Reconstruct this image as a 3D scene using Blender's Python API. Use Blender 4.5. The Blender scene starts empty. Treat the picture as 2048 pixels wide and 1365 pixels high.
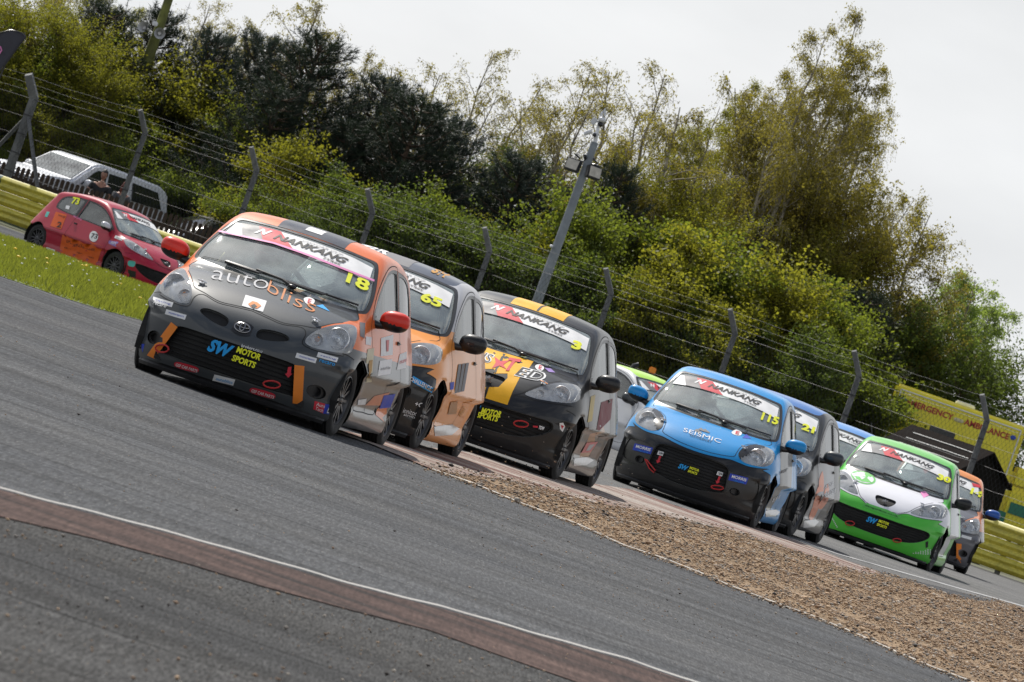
import bpy, bmesh, math, random
import numpy as np
from mathutils import Vector, Matrix, Euler
from mathutils.kdtree import KDTree
from mathutils.bvhtree import BVHTree
from mathutils.geometry import delaunay_2d_cdt
random.seed(7); RNG = np.random.default_rng(7)
SC = bpy.context.scene; COL = SC.collection
# ------------------------------------------------------------------ camera (level, rolled 19.2 degrees), sky, sun, exposure
CZ = 1.05; FOC = 16000.; ROLL = math.radians(19.2); CR, SR = math.cos(ROLL), math.sin(ROLL)
cam = bpy.data.cameras.new('camera'); cam.lens = FOC/2048*36; cam.sensor_width = 36; cam.clip_start = .5; cam.clip_end = 9000
cam.dof.use_dof = True; cam.dof.focus_distance = 64; cam.dof.aperture_fstop = 22
camo = bpy.data.objects.new('camera', cam); COL.objects.link(camo); SC.camera = camo
camo.matrix_world = Matrix(((CR, -SR, 0, 0), (0, 0, -1, 0), (SR, CR, 0, CZ), (0, 0, 0, 1)))
SC.view_settings.view_transform = 'Standard'; SC.view_settings.look = 'None'; SC.view_settings.exposure = 0.13; SC.view_settings.gamma = 1
SC.view_settings.use_curve_mapping = False
SUN = Vector((-.42, .74, 1.0)).normalized()
w = bpy.data.worlds.new('World'); SC.world = w; w.use_nodes = True; nt = w.node_tree; N_ = nt.nodes; L_ = nt.links
bg = N_['Background']; bg.inputs['Strength'].default_value = .10
sky = N_.new('ShaderNodeTexSky'); sky.sky_type = 'NISHITA'; sky.sun_disc = False
sky.sun_elevation = math.asin(SUN.z); sky.sun_rotation = math.atan2(SUN.x, SUN.y)
tc = N_.new('ShaderNodeTexCoord'); mp = N_.new('ShaderNodeMapping'); mp.inputs['Scale'].default_value = (1, 1, 2.6)
no = N_.new('ShaderNodeTexNoise'); no.inputs['Scale'].default_value = 3.2; no.inputs['Detail'].default_value = 8; no.inputs['Roughness'].default_value = .52
no.inputs['Distortion'].default_value = .5
cr = N_.new('ShaderNodeValToRGB'); cr.color_ramp.elements[0].position = .36; cr.color_ramp.elements[0].color = (6.7, 7.0, 7.35, 1)
cr.color_ramp.elements[1].position = .66; cr.color_ramp.elements[1].color = (8.9, 8.85, 8.8, 1)
fine = N_.new('ShaderNodeTexNoise'); fine.inputs['Scale'].default_value = 22; fine.inputs['Detail'].default_value = 5
fm = N_.new('ShaderNodeMapRange'); fm.inputs[1].default_value = .3; fm.inputs[2].default_value = .7; fm.inputs[3].default_value = .94; fm.inputs[4].default_value = 1.06
mul = N_.new('ShaderNodeMix'); mul.data_type = 'RGBA'; mul.blend_type = 'MULTIPLY'; mul.inputs[0].default_value = 1
# broken cloud overhead, closing to a pale veil towards the horizon
cn = N_.new('ShaderNodeTexNoise'); cn.inputs['Scale'].default_value = 3.6; cn.inputs['Detail'].default_value = 9; cn.inputs['Roughness'].default_value = .55; cn.inputs['Distortion'].default_value = .7
sz = N_.new('ShaderNodeSeparateXYZ'); hz_ = N_.new('ShaderNodeMapRange'); hz_.inputs[1].default_value = .12; hz_.inputs[2].default_value = .55; hz_.inputs[3].default_value = .45; hz_.inputs[4].default_value = 0
ad = N_.new('ShaderNodeMath'); ad.operation = 'ADD'
cov = N_.new('ShaderNodeMapRange'); cov.inputs[1].default_value = .50; cov.inputs[2].default_value = .62; cov.inputs[3].default_value = .06; cov.inputs[4].default_value = .97
L_.new(tc.outputs['Generated'], sz.inputs[0]); L_.new(sz.outputs['Z'], hz_.inputs[0]); L_.new(cn.outputs['Fac'], ad.inputs[0]); L_.new(hz_.outputs[0], ad.inputs[1])
mx = N_.new('ShaderNodeMix'); mx.data_type = 'RGBA'
L_.new(tc.outputs['Generated'], mp.inputs[0]); L_.new(mp.outputs[0], no.inputs['Vector']); L_.new(mp.outputs[0], fine.inputs['Vector'])
L_.new(no.outputs['Fac'], cr.inputs[0]); L_.new(mp.outputs[0], cn.inputs['Vector']); L_.new(ad.outputs[0], cov.inputs[0]); L_.new(fine.outputs['Fac'], fm.inputs[0])
L_.new(cr.outputs[0], mul.inputs[6]); L_.new(fm.outputs[0], mul.inputs[7])
L_.new(cov.outputs[0], mx.inputs[0]); L_.new(sky.outputs[0], mx.inputs[6]); L_.new(mul.outputs[2], mx.inputs[7]); L_.new(mx.outputs[2], bg.inputs['Color'])
sl = bpy.data.lights.new('sun', 'SUN'); sl.energy = 5.0; sl.angle = math.radians(1.0); sl.color = (1, .955, .88)
so = bpy.data.objects.new('sun', sl); COL.objects.link(so); so.rotation_euler = SUN.to_track_quat('Z', 'Y').to_euler(); so.location = (0, 60, 40)
SC.cycles.max_bounces = 8; SC.cycles.transparent_max_bounces = 16; SC.cycles.use_adaptive_sampling = True; SC.cycles.adaptive_threshold = .01
SC.cycles.use_denoising = True; SC.cycles.caustics_reflective = False; SC.cycles.caustics_refractive = False

# ------------------------------------------------------------------ helpers
def table(pts, n=500):
    """smooth monotone curve through points, sampled finely for np.interp"""
    pts = sorted(pts); X = np.array([p[0] for p in pts], float); Y = np.array([p[1] for p in pts], float)
    h = np.diff(X); d = np.diff(Y)/h; m = np.zeros(len(X))
    for i in range(1, len(X)-1):
        if d[i-1]*d[i] > 0: m[i] = 2*d[i-1]*d[i]/(d[i-1]+d[i])
    m[0] = d[0]; m[-1] = d[-1]
    xs = np.linspace(X[0], X[-1], n); i = np.clip(np.searchsorted(X, xs)-1, 0, len(h)-1); t = (xs-X[i])/h[i]
    ys = (2*t**3-3*t**2+1)*Y[i] + (t**3-2*t**2+t)*h[i]*m[i] + (-2*t**3+3*t**2)*Y[i+1] + (t**3-t**2)*h[i]*m[i+1]
    return xs, ys
def T(tab, x): return np.interp(x, tab[0], tab[1])
def tag(o, label=None, cat=None, group=None, kind=None):
    if label: o['label'] = label
    if cat: o['category'] = cat
    if group: o['group'] = group
    if kind: o['kind'] = kind
    return o
def empty(name, loc=(0, 0, 0), rz=0.0):
    o = bpy.data.objects.new(name, None); COL.objects.link(o); o.location = loc; o.rotation_euler = (0, 0, rz); o.empty_display_size = .2; return o
def mesh_obj(name, V, F, mats, parent=None, smooth=False, normals=None, fmat=None):
    me = bpy.data.meshes.new(name)
    V = np.asarray(V, float)
    if isinstance(F, np.ndarray) and F.ndim == 2:
        n, k = F.shape
        me.vertices.add(len(V)); me.vertices.foreach_set('co', V.ravel().astype('f'))
        me.loops.add(n*k); me.loops.foreach_set('vertex_index', F.ravel().astype('i'))
        me.polygons.add(n); me.polygons.foreach_set('loop_start', np.arange(0, n*k, k, dtype='i')); me.polygons.foreach_set('loop_total', np.full(n, k, 'i'))
        me.update(calc_edges=True)
    else: me.from_pydata([tuple(v) for v in V], [], [tuple(f) for f in F])
    for m in (mats if isinstance(mats, (list, tuple)) else [mats]): me.materials.append(m)
    if fmat is not None: me.polygons.foreach_set('material_index', np.asarray(fmat, 'i'))
    if smooth or normals is not None: me.polygons.foreach_set('use_smooth', np.ones(len(me.polygons), bool))
    if normals is not None: me.normals_split_custom_set_from_vertices([tuple(n) for n in normals])
    me.update()
    o = bpy.data.objects.new(name, me); COL.objects.link(o)
    if parent: o.parent = parent
    return o
class MB:
    """mesh builder: collects simple shapes, then links them as one object"""
    def __init__(s): s.V = []; s.F = []; s.M = []; s.mi = 0
    def add(s, V, F):
        b = len(s.V); s.V += [tuple(v) for v in V]; s.F += [tuple(b+i for i in f) for f in F]; s.M += [s.mi]*len(F); return s
    def box(s, c, d, R=None, bev=0):
        bm = bmesh.new(); bmesh.ops.create_cube(bm, size=1); bmesh.ops.scale(bm, vec=d, verts=bm.verts)
        if bev: bmesh.ops.bevel(bm, geom=bm.edges[:], offset=bev, segments=2, affect='EDGES')
        return s.bm(bm, Matrix.Translation(c) @ (R.to_4x4() if R else Matrix()))
    def bm(s, bm, M=Matrix()):
        bm.verts.index_update(); s.add([M @ v.co for v in bm.verts], [[v.index for v in f.verts] for f in bm.faces]); bm.free(); return s
    def ell(s, c, d, sub=2, R=None):
        bm = bmesh.new(); bmesh.ops.create_icosphere(bm, subdivisions=sub, radius=1); bmesh.ops.scale(bm, vec=d, verts=bm.verts)
        return s.bm(bm, Matrix.Translation(c) @ (R.to_4x4() if R else Matrix()))
    def tube(s, pts, r, n=8, caps=True, closed=False):
        pts = [Vector(p) for p in pts]; m = len(pts); rs = r if isinstance(r, (list, tuple)) else [r]*m; V = []; F = []; prev = None
        for i, p in enumerate(pts):
            a = pts[i-1] if (i > 0 or closed) else p; b = pts[(i+1) % m] if (i < m-1 or closed) else p
            t = (b-a).normalized(); x = prev if prev is not None else (Vector((0, 0, 1)) if abs(t.z) < .9 else Vector((1, 0, 0)))
            x = (x - t*x.dot(t)).normalized(); y = t.cross(x); prev = x
            V += [p + (x*math.cos(2*math.pi*k/n) + y*math.sin(2*math.pi*k/n))*rs[i] for k in range(n)]
        for i in range(m if closed else m-1):
            for k in range(n):
                a, b = i*n+k, i*n+(k+1) % n; c, d = ((i+1) % m)*n+(k+1) % n, ((i+1) % m)*n+k; F.append((a, b, c, d))
        if caps and not closed: F += [tuple(range(n))[::-1], tuple(range((m-1)*n, m*n))]
        return s.add(V, F)
    def lathe(s, prof, n=32, axis='y', c=(0, 0, 0)):
        V = []; m = len(prof)
        for k in range(n):
            a = 2*math.pi*k/n
            for r, h in prof:
                p = (r*math.cos(a), h, r*math.sin(a)) if axis == 'y' else ((h, r*math.cos(a), r*math.sin(a)) if axis == 'x' else (r*math.cos(a), r*math.sin(a), h))
                V.append((p[0]+c[0], p[1]+c[1], p[2]+c[2]))
        return s.add(V, [(k*m+i, k*m+i+1, ((k+1) % n)*m+i+1, ((k+1) % n)*m+i) for k in range(n) for i in range(m-1)])
    def build(s, name, mats, parent=None, smooth=False, loc=None):
        o = mesh_obj(name, s.V, s.F, mats, parent, smooth, fmat=s.M)
        if smooth: o.data.set_sharp_from_angle(angle=math.radians(40))
        if loc: o.location = loc
        return o
def copy_tree(o, parent=None):
    c = o.copy(); COL.objects.link(c)
    if parent: c.parent = parent
    for ch in [x for x in o.children]: copy_tree(ch, c)
    return c
# pixels of the 2048 wide photograph -> the world
def px_dir(x, y):
    dx, dy = x-1024, y-682.5; u = dx*CR + dy*SR; v = -dx*SR + dy*CR; return Vector((u/FOC, 1, -v/FOC))
def at(x, y, Y): return Vector((0, 0, CZ)) + px_dir(x, y)*Y
GYt = np.linspace(0, 300, 1201); GYz = np.interp(GYt, np.array([0,20,50,60,66,72,90,105,120,135,150,176,200,300.]), np.array([-1.2,-1.14,-1.12,-1.10,-1.06,-1.03,-1.008,-1.02,-1.06,-1.17,-1.265,-1.36,-1.43,-1.45]))
GYz = np.convolve(np.pad(GYz, 24, 'edge'), np.ones(49)/49, 'valid')
def ss(t): t = np.clip(t, 0, 1); return t*t*(3-2*t)
def ground(X, Y):
    X = np.asarray(X, float); Y = np.asarray(Y, float)
    z = np.interp(Y, GYt, GYz) + CZ
    z = z + .40*ss((Y-197.5)/4)
    return z - .11*ss(-X/7)*ss((Y-118)/30)*(1-ss((Y-165)/25))
def gpx(x, y):
    """the ground point seen at a photograph pixel"""
    d = px_dir(x, y); ts = np.arange(8, 400, .25); h = CZ + d.z*ts - ground(d.x*ts, ts); i = int(np.argmax(h < 0))
    if h[i] >= 0: return Vector((d.x*260, 260, float(ground(d.x*260, 260))))
    a, b = ts[i-1], ts[i]
    for _ in range(20):
        m = .5*(a+b)
        if CZ + d.z*m - float(ground(d.x*m, m)) < 0: b = m
        else: a = m
    return Vector((d.x*b, b, float(ground(d.x*b, b))))

# ------------------------------------------------------------------ materials
MATS = {}
def principled(name, col=(.5, .5, .5), rough=.5, metal=0, spec=.5, coat=0, coat_rough=.05):
    m = bpy.data.materials.new(name); m.use_nodes = True; b = m.node_tree.nodes['Principled BSDF']
    b.inputs['Base Color'].default_value = (*col, 1); b.inputs['Roughness'].default_value = rough; b.inputs['Metallic'].default_value = metal
    b.inputs['Specular IOR Level'].default_value = spec; b.inputs['Coat Weight'].default_value = coat; b.inputs['Coat Roughness'].default_value = coat_rough
    return m
def nodes(m): return m.node_tree.nodes, m.node_tree.links, m.node_tree.nodes['Principled BSDF']
def dry(m, spec=.08, rough=.95):
    b = m.node_tree.nodes['Principled BSDF']; b.inputs['Specular IOR Level'].default_value = spec; b.inputs['Roughness'].default_value = rough; return m
def noise(m, scale, detail=4, vec=None, rough=.5, coord='Object', stretch=None):
    N, L, b = nodes(m); tx = N.new('ShaderNodeTexNoise'); tx.inputs['Scale'].default_value = scale; tx.inputs['Detail'].default_value = detail; tx.inputs['Roughness'].default_value = rough
    t = N.new('ShaderNodeTexCoord'); src = t.outputs[coord]
    if stretch:
        mp = N.new('ShaderNodeMapping'); mp.inputs['Scale'].default_value = stretch[:3]
        if len(stretch) > 3: mp.inputs['Rotation'].default_value = (0, 0, stretch[3])
        L.new(src, mp.inputs[0]); src = mp.outputs[0]
    L.new(src, tx.inputs['Vector']); return tx.outputs['Fac']
def ramp(m, fac, stops):
    N, L, b = nodes(m); r = N.new('ShaderNodeValToRGB'); el = r.color_ramp.elements
    while len(el) < len(stops): el.new(.5)
    for e, (p, c) in zip(el, stops): e.position = p; e.color = (*c, 1) if len(c) == 3 else c
    L.new(fac, r.inputs[0]); return r.outputs[0]
def mixc(m, fac, a, b_, mode='MIX'):
    N, L, b = nodes(m); x = N.new('ShaderNodeMix'); x.data_type = 'RGBA'; x.blend_type = mode
    for s, v in ((0, fac), (6, a), (7, b_)):
        if isinstance(v, (int, float)): x.inputs[s].default_value = v
        elif isinstance(v, tuple): x.inputs[s].default_value = (*v, 1)
        else: L.new(v, x.inputs[s])
    return x.outputs[2]
def maprange(m, v, a, b_, c, d):
    N, L, b = nodes(m); x = N.new('ShaderNodeMapRange'); L.new(v, x.inputs[0])
    for i, k in enumerate((a, b_, c, d)): x.inputs[i+1].default_value = k
    return x.outputs[0]
def bump(m, h, strength, dist):
    N, L, b = nodes(m); x = N.new('ShaderNodeBump'); x.inputs['Strength'].default_value = strength; x.inputs['Distance'].default_value = dist
    L.new(h, x.inputs['Height']); L.new(x.outputs[0], b.inputs['Normal'])
def setc(m, c): m.node_tree.links.new(c, m.node_tree.nodes['Principled BSDF'].inputs['Base Color'])
def mat(name, col, rough=.5, metal=0, var=.18, scale=8, **k):
    """plain material with a little tonal variation"""
    if name in MATS: return MATS[name]
    m = principled(name, col, rough, metal, **k)
    if var:
        f = noise(m, scale, 5); lo = tuple(c*(1-var) for c in col); hi = tuple(min(1, c*(1+var)) for c in col)
        setc(m, ramp(m, f, [(.3, lo), (.7, hi)])); m.node_tree.links.new(maprange(m, f, .3, .7, rough*.85, min(1, rough*1.15)), m.node_tree.nodes['Principled BSDF'].inputs['Roughness'])
    MATS[name] = m; return m
def paint(name, col, metal=.0, rough=.42, dirt=.14, coat=.46):
    """clear-coated car paint with road dust gathering low on the panels"""
    if name in MATS: return MATS[name]
    m = principled(name, col, rough, metal, spec=.2, coat=coat, coat_rough=.06); N, L, b = nodes(m)
    f = noise(m, 5, 6, stretch=(1, 1, 2)); f2 = noise(m, 60, 3)
    tc = N.new('ShaderNodeTexCoord'); sp = N.new('ShaderNodeSeparateXYZ'); L.new(tc.outputs['Object'], sp.inputs[0])
    low = maprange(m, sp.outputs['Z'], .15, .60, dirt, .05)
    a = N.new('ShaderNodeMath'); a.operation = 'MULTIPLY'; L.new(low, a.inputs[0]); L.new(maprange(m, f, .35, .7, .3, 1.0), a.inputs[1])
    setc(m, mixc(m, a.outputs[0], tuple(col), (.16, .145, .125)))
    L.new(maprange(m, a.outputs[0], 0, .4, coat, coat*.4), b.inputs['Coat Weight'])
    L.new(maprange(m, f2, .3, .7, .05, .11), b.inputs['Coat Roughness'])
    MATS[name] = m; return m
def glass_mat(name, tint, film_sheen=.10, film_sheen_col=(.45, .5, .48), ior=1.52):  # dirt haze plus reflected sky, both painted as one pale diffuse layer
    if name in MATS: return MATS[name]
    m = bpy.data.materials.new(name); m.use_nodes = True; N = m.node_tree.nodes; L = m.node_tree.links; N.remove(N['Principled BSDF']); out = N['Material Output']
    tr = N.new('ShaderNodeBsdfTransparent'); tr.inputs[0].default_value = (*tint, 1); gl = N.new('ShaderNodeBsdfGlossy'); gl.inputs['Roughness'].default_value = .015
    df = N.new('ShaderNodeBsdfDiffuse'); df.inputs[0].default_value = (*film_sheen_col, 1)
    fr = N.new('ShaderNodeFresnel'); fr.inputs[0].default_value = ior; a = N.new('ShaderNodeMixShader'); b = N.new('ShaderNodeMixShader')
    tx = N.new('ShaderNodeTexNoise'); tx.inputs['Scale'].default_value = 3; tx.inputs['Detail'].default_value = 6; t = N.new('ShaderNodeTexCoord'); L.new(t.outputs['Object'], tx.inputs['Vector'])
    mr = N.new('ShaderNodeMapRange'); mr.inputs[1].default_value = .3; mr.inputs[2].default_value = .75; mr.inputs[3].default_value = film_sheen*.4; mr.inputs[4].default_value = film_sheen*1.6; L.new(tx.outputs['Fac'], mr.inputs[0])
    L.new(mr.outputs[0], a.inputs[0]); L.new(tr.outputs[0], a.inputs[1]); L.new(df.outputs[0], a.inputs[2])
    L.new(fr.outputs[0], b.inputs[0]); L.new(a.outputs[0], b.inputs[1]); L.new(gl.outputs[0], b.inputs[2]); L.new(b.outputs[0], out.inputs[0])
    MATS[name] = m; return m

# ------------------------------------------------------------------ car body: smooth surface of a small hatchback
def smax(a, b, k):
    h = np.clip(.5 + .5*(a-b)/k, 0, 1); return b + (a-b)*h + k*h*(1-h)
def smin(a, b, k): return -smax(-a, -b, k)
WX, WR = 1.17, .28
ZH = table([(-1.7,.93),(-1.0,.94),(0,.90),(.9,.91),(1.05,.915),(1.2,.895),(1.4,.835),(1.55,.775),(1.68,.70),(1.78,.625),(1.86,.53),(1.95,.40)])
PX = table([(-1.6,.66),(-1.5,.715),(-1.3,.765),(-1.0,.795),(-.5,.80),(.5,.80),(1.0,.805),(1.25,.797),(1.45,.77),(1.6,.735),(1.75,.67),(1.95,.58)])
BZ = table([(.05,-.070),(.11,-.030),(.17,-.014),(.22,-.016),(.265,-.026),(.31,-.020),(.38,-.006),(.5,0),(.58,0),(.66,-.012),(.76,-.035),(.86,-.062),(.95,-.095),(1.1,-.16)])
XF = {'almond': table([(.05,1.74),(.12,1.80),(.2,1.855),(.3,1.875),(.42,1.88),(.52,1.865),(.62,1.82),(.72,1.75),(.85,1.62),(1.0,1.5)]),
      'round':  table([(.05,1.76),(.10,1.83),(.18,1.865),(.3,1.875),(.42,1.87),(.52,1.845),(.62,1.80),(.72,1.73),(.85,1.60),(1.0,1.5)]),
      'swept':  table([(.05,1.76),(.10,1.83),(.18,1.875),(.3,1.90),(.42,1.905),(.52,1.88),(.62,1.82),(.72,1.74),(.85,1.60),(1.0,1.5)])}
XR = table([(.05,1.44),(.2,1.50),(.4,1.535),(.6,1.53),(.8,1.50),(1.0,1.47)])
ZR = table([(-1.6,1.22),(-1.3,1.30),(-1.0,1.355),(-.5,1.415),(-.1,1.425),(.15,1.41),(.4,1.362),(.6,1.31)])
VX = table([(-1.6,.58),(-1.4,.645),(-1.1,.705),(-.5,.745),(.3,.745),(.7,.725),(.9,.70),(1.1,.66)])
def body_f(x, y, z, model):
    ay = np.sqrt(y*y + 1e-4)
    top = (z - (T(ZH, x) - .04*(ay/.62)**2.2))*.93
    arch = 0
    for cx in (WX, -WX):
        d = np.hypot(x-cx, z-WR); arch = arch + .010*np.exp(-((d-.345)/.08)**2)*np.clip((z-.1)/.2, 0, 1)
    crease = .006*np.tanh((z-.62)/.02)*np.exp(-((z-.62)/.10)**2)
    side = ay - (T(PX, x) + T(BZ, z) + arch + crease)
    nose = (x - (T(XF[model], z) - .40*(ay/.8)**2.7))*.93
    tail = (-x - (T(XR, z) - .16*(ay/.75)**2.6))*.95
    low = smax(smax(nose, top, .09), smax(side, tail, .12), .13)
    low = smax(low, .085 - z, .04)
    xw = 1.085 - 1.64*(z-.93) - .12*(ay/.6)**2.2 + .035*np.clip((z-.93)*(1.34-z)*22, 0, 1)
    ws = (x-xw)*.52
    roof = z - (T(ZR, x) - .038*(ay/.55)**2.4)
    su = (ay - (T(VX, x) - .36*(z-.93) - .25*(z-.93)**2*0))*.94
    rear = (-x - (1.49 - .55*(z-.93) - .10*(ay/.6)**2))*.87
    cab = smax(smax(ws, roof, .05), smax(su, rear, .10), .065)
    cab = smax(cab, .5 - z, .05)
    return smin(low, cab, .035)
def body_grad(P, model):
    e = 2e-3; g = np.empty_like(P)
    for i in range(3):
        d = np.zeros(3); d[i] = e
        A = P+d; B = P-d
        g[:, i] = body_f(A[:,0],A[:,1],A[:,2],model) - body_f(B[:,0],B[:,1],B[:,2],model)
    return g/np.maximum(np.linalg.norm(g, axis=1), 1e-9)[:, None]
CEN = np.array([.12, 0, .60])
def root(O, D, lo, hi, model, scan=0):
    """first crossing outside->in between lo and hi along D (scan) or single crossing inside->out"""
    O = np.broadcast_to(O, D.shape).copy()
    n = len(D); lo = np.full(n, float(lo)); hi = np.full(n, float(hi)); ok = np.ones(n, bool)
    F = lambda t: body_f(*(O + D*t[:, None]).T, model)
    if scan:
        ts = np.linspace(lo[0], hi[0], scan); found = np.zeros(n, bool); a = lo.copy(); b = hi.copy()
        for k in range(1, scan):
            t = np.full(n, ts[k]); s = (F(t) < 0) & ~found
            a[s] = ts[k-1]; b[s] = ts[k]; found |= s
        ok = found; lo, hi = a, b
        for _ in range(26):
            m = .5*(lo+hi); i = F(m) < 0; hi = np.where(i, m, hi); lo = np.where(i, lo, m)
    else:
        for _ in range(30):
            m = .5*(lo+hi); i = F(m) < 0; lo = np.where(i, m, lo); hi = np.where(i, hi, m)
    return O + D*hi[:, None], ok
def axis_hit(pts, view, model):
    """points given in a view ('f' = (y,z), 's' = (x,z) on +y side, 't' = (x,y) from above) -> points on the body"""
    p = np.array(pts, float); n = len(p)
    if view == 'f': O = np.c_[np.full(n, 2.3), p]; D = np.tile([-1., 0, 0], (n, 1)); R = 3.2
    elif view == 'b': O = np.c_[np.full(n, -2.0), p]; D = np.tile([1., 0, 0], (n, 1)); R = 2
    elif view == 's': O = np.c_[p[:, 0], np.full(n, 1.1), p[:, 1]]; D = np.tile([0, -1., 0], (n, 1)); R = 1.1
    else: O = np.c_[p, np.full(n, 1.7)]; D = np.tile([0, 0, -1.], (n, 1)); R = 1.5
    return root(O, D, 0, R, model, 260)
def chart(P):
    d = P - CEN; h = np.hypot(d[:, 0], d[:, 1]) + 1e-12; rho = np.arctan2(h, d[:, 2]); return np.c_[rho*d[:, 0]/h, rho*d[:, 1]/h]
def unchart(q, model):
    rho = np.hypot(q[:, 0], q[:, 1]) + 1e-12; s = np.sin(rho)
    D = np.c_[s*q[:, 0]/rho, s*q[:, 1]/rho, np.cos(rho)]
    return root(CEN, D, .05, 2.6, model)[0]
def in_poly(q, poly):
    x, y = q[:, 0], q[:, 1]; c = np.zeros(len(q), bool); n = len(poly)
    for i in range(n):
        x0, y0 = poly[i]; x1, y1 = poly[i-1]
        if y0 == y1: continue
        c ^= ((y0 > y) != (y1 > y)) & (x < (x1-x0)*(y-y0)/(y1-y0) + x0)
    return c
def smooth_loop(pts, closed=True, n=6):
    """Catmull-Rom through points"""
    p = np.array(pts, float); m = len(p); out = []
    for i in range(m if closed else m-1):
        g = (lambda j: p[j % m]) if closed else (lambda j: p[min(max(j, 0), m-1)])
        a, b, c, d = g(i-1), g(i), g(i+1), g(i+2)
        for k in range(n):
            t = k/n; out.append(.5*((2*b) + (c-a)*t + (2*a-5*b+4*c-d)*t*t + (3*b-a-3*c+d)*t**3))
    if not closed: out.append(p[-1])
    return np.array(out)
def densify(pts, step, closed=True):
    p = np.array(pts, float); out = []; m = len(p)
    for i in range(m if closed else m-1):
        a, b = p[i], p[(i+1) % m]; k = max(1, int(np.linalg.norm(b-a)/step))
        out += [a + (b-a)*j/k for j in range(k)]
    if not closed: out.append(p[-1])
    return np.array(out)
def mirror(P): return P*np.array([1, -1, 1])
# outlines in the car's own views: (view, points, closed, sides)
WS_OUT = [(0,.898),(.30,.900),(.54,.908),(.645,.922),(.680,.950),(.668,1.04),(.637,1.14),(.600,1.23),(.572,1.283),(.535,1.318),(.45,1.328),(.25,1.342),(0,1.346)]
WS_IN = [(0,.922),(.30,.924),(.53,.931),(.625,.942),(.655,.965),(.645,1.05),(.613,1.14),(.577,1.225),(.552,1.272),(.522,1.302),(.45,1.314),(.25,1.328),(0,1.332)]
DG_OUT = [(.80,.925),(.70,1.02),(.55,1.125),(.38,1.215),(.20,1.275),(.0,1.305),(-.20,1.31),(-.245,1.295),(-.26,1.10),(-.27,.93),(-.22,.915),(.3,.90),(.7,.905)]
DG_IN = [(.74,.935),(.66,1.02),(.53,1.108),(.36,1.195),(.19,1.25),(.0,1.28),(-.18,1.285),(-.215,1.27),(-.23,1.10),(-.24,.945),(-.20,.937),(.3,.925),(.66,.925)]
QG_OUT = [(-.285,.94),(-.28,1.1),(-.27,1.29),(-.32,1.305),(-.6,1.29),(-.85,1.25),(-.98,1.18),(-1.02,1.08),(-1.0,.99),(-.93,.955),(-.6,.93),(-.33,.925)]
QG_IN = [(-.36,.965),(-.355,1.1),(-.35,1.26),(-.40,1.275),(-.6,1.265),(-.83,1.225),(-.94,1.16),(-.98,1.08),(-.96,1.01),(-.90,.98),(-.6,.955),(-.40,.95)]
RW = [(0,.93),(.45,.93),(.56,.97),(.53,1.1),(.47,1.20),(.40,1.235),(0,1.245)]
DOOR = [(.86,.32),(.865,.6),(.855,.85),(.80,.94),(.70,1.045),(.55,1.15),(.38,1.24),(.20,1.30),(0,1.33),(-.22,1.335),(-.27,1.29),(-.275,1.1),(-.29,.9),(-.30,.6),(-.27,.30),(-.2,.235),(.3,.235),(.78,.235)]
SHAPES = {
 'almond': dict(
   hood=[('t',[(1.02,.0),(1.0,.3),(.95,.52),(.93,.60)]),('t',[(1.02,.655),(1.12,.65),(1.2,.63)]),('f',[(.60,.820),(.55,.79),(.50,.748),(.465,.722),(.38,.708),(.25,.684),(.12,.694),(0,.706)])],
   lamp=[(.455,.60),(.452,.645),(.48,.70),(.525,.752),(.585,.795),(.645,.825),(.695,.815),(.73,.755),(.745,.68),(.74,.628),(.685,.605),(.60,.592),(.52,.584)],
   grille=[[(.118,.58),(.19,.606),(.29,.61),(.338,.594),(.33,.565),(.22,.530),(.125,.524)]],
   lower=[(0,.43),(.25,.43),(.44,.425),(.50,.38),(.53,.30),(.545,.23),(.50,.198),(.3,.185),(0,.185)],
   bump=[(.715,.592),(.62,.575),(.52,.568),(.44,.585),(.430,.66),(.38,.694),(.25,.672),(.12,.682),(0,.694)], fog=[(.63,.285),.062]),
 'round': dict(
   hood=[('t',[(1.02,.0),(1.0,.3),(.95,.52),(.93,.60)]),('t',[(1.0,.645),(1.08,.63),(1.14,.60)]),('f',[(.53,.848),(.45,.815),(.405,.76),(.395,.70),(.38,.652),(.25,.625),(.12,.612),(0,.608)])],
   lamp=[(.415,.695),(.425,.755),(.465,.81),(.545,.845),(.625,.852),(.69,.838),(.73,.80),(.745,.745),(.735,.69),(.685,.65),(.60,.632),(.51,.63),(.45,.652)],
   grille=[], lower=[(0,.555),(.2,.553),(.34,.54),(.395,.50),(.41,.40),(.415,.29),(.36,.25),(.16,.212),(0,.205)],
   pod=[(.435,.482),(.55,.50),(.66,.498),(.71,.465),(.725,.37),(.70,.29),(.60,.262),(.46,.255),(.435,.30),(.43,.42)],
   bump=[(.74,.645),(.66,.62),(.56,.603),(.46,.606),(.37,.610),(.25,.592),(.12,.578),(0,.574)], fog=[(.52,.315),.045]),
 'swept': dict(
   hood=[('t',[(1.02,.0),(1.0,.3),(.95,.52),(.93,.60)]),('t',[(1.0,.645),(1.08,.63),(1.16,.60)]),('f',[(.54,.836),(.46,.78),(.385,.71),(.325,.638),(.27,.603),(.2,.572),(.1,.562),(0,.560)])],
   lamp=[(.345,.633),(.40,.70),(.47,.765),(.55,.82),(.64,.845),(.70,.832),(.735,.785),(.745,.72),(.68,.672),(.53,.638),(.43,.625)],
   grille=[], lower=[(0,.467),(.35,.466),(.58,.475),(.655,.455),(.645,.385),(.52,.295),(.32,.245),(0,.232)],
   badge=[(0,.708),(.10,.708),(.132,.692),(.122,.655),(.075,.612),(0,.598)],
   bump=[(.74,.66),(.66,.645),(.54,.618),(.42,.605),(.33,.606),(.27,.588),(.2,.556),(.1,.547),(0,.545)], fog=None)}
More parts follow.
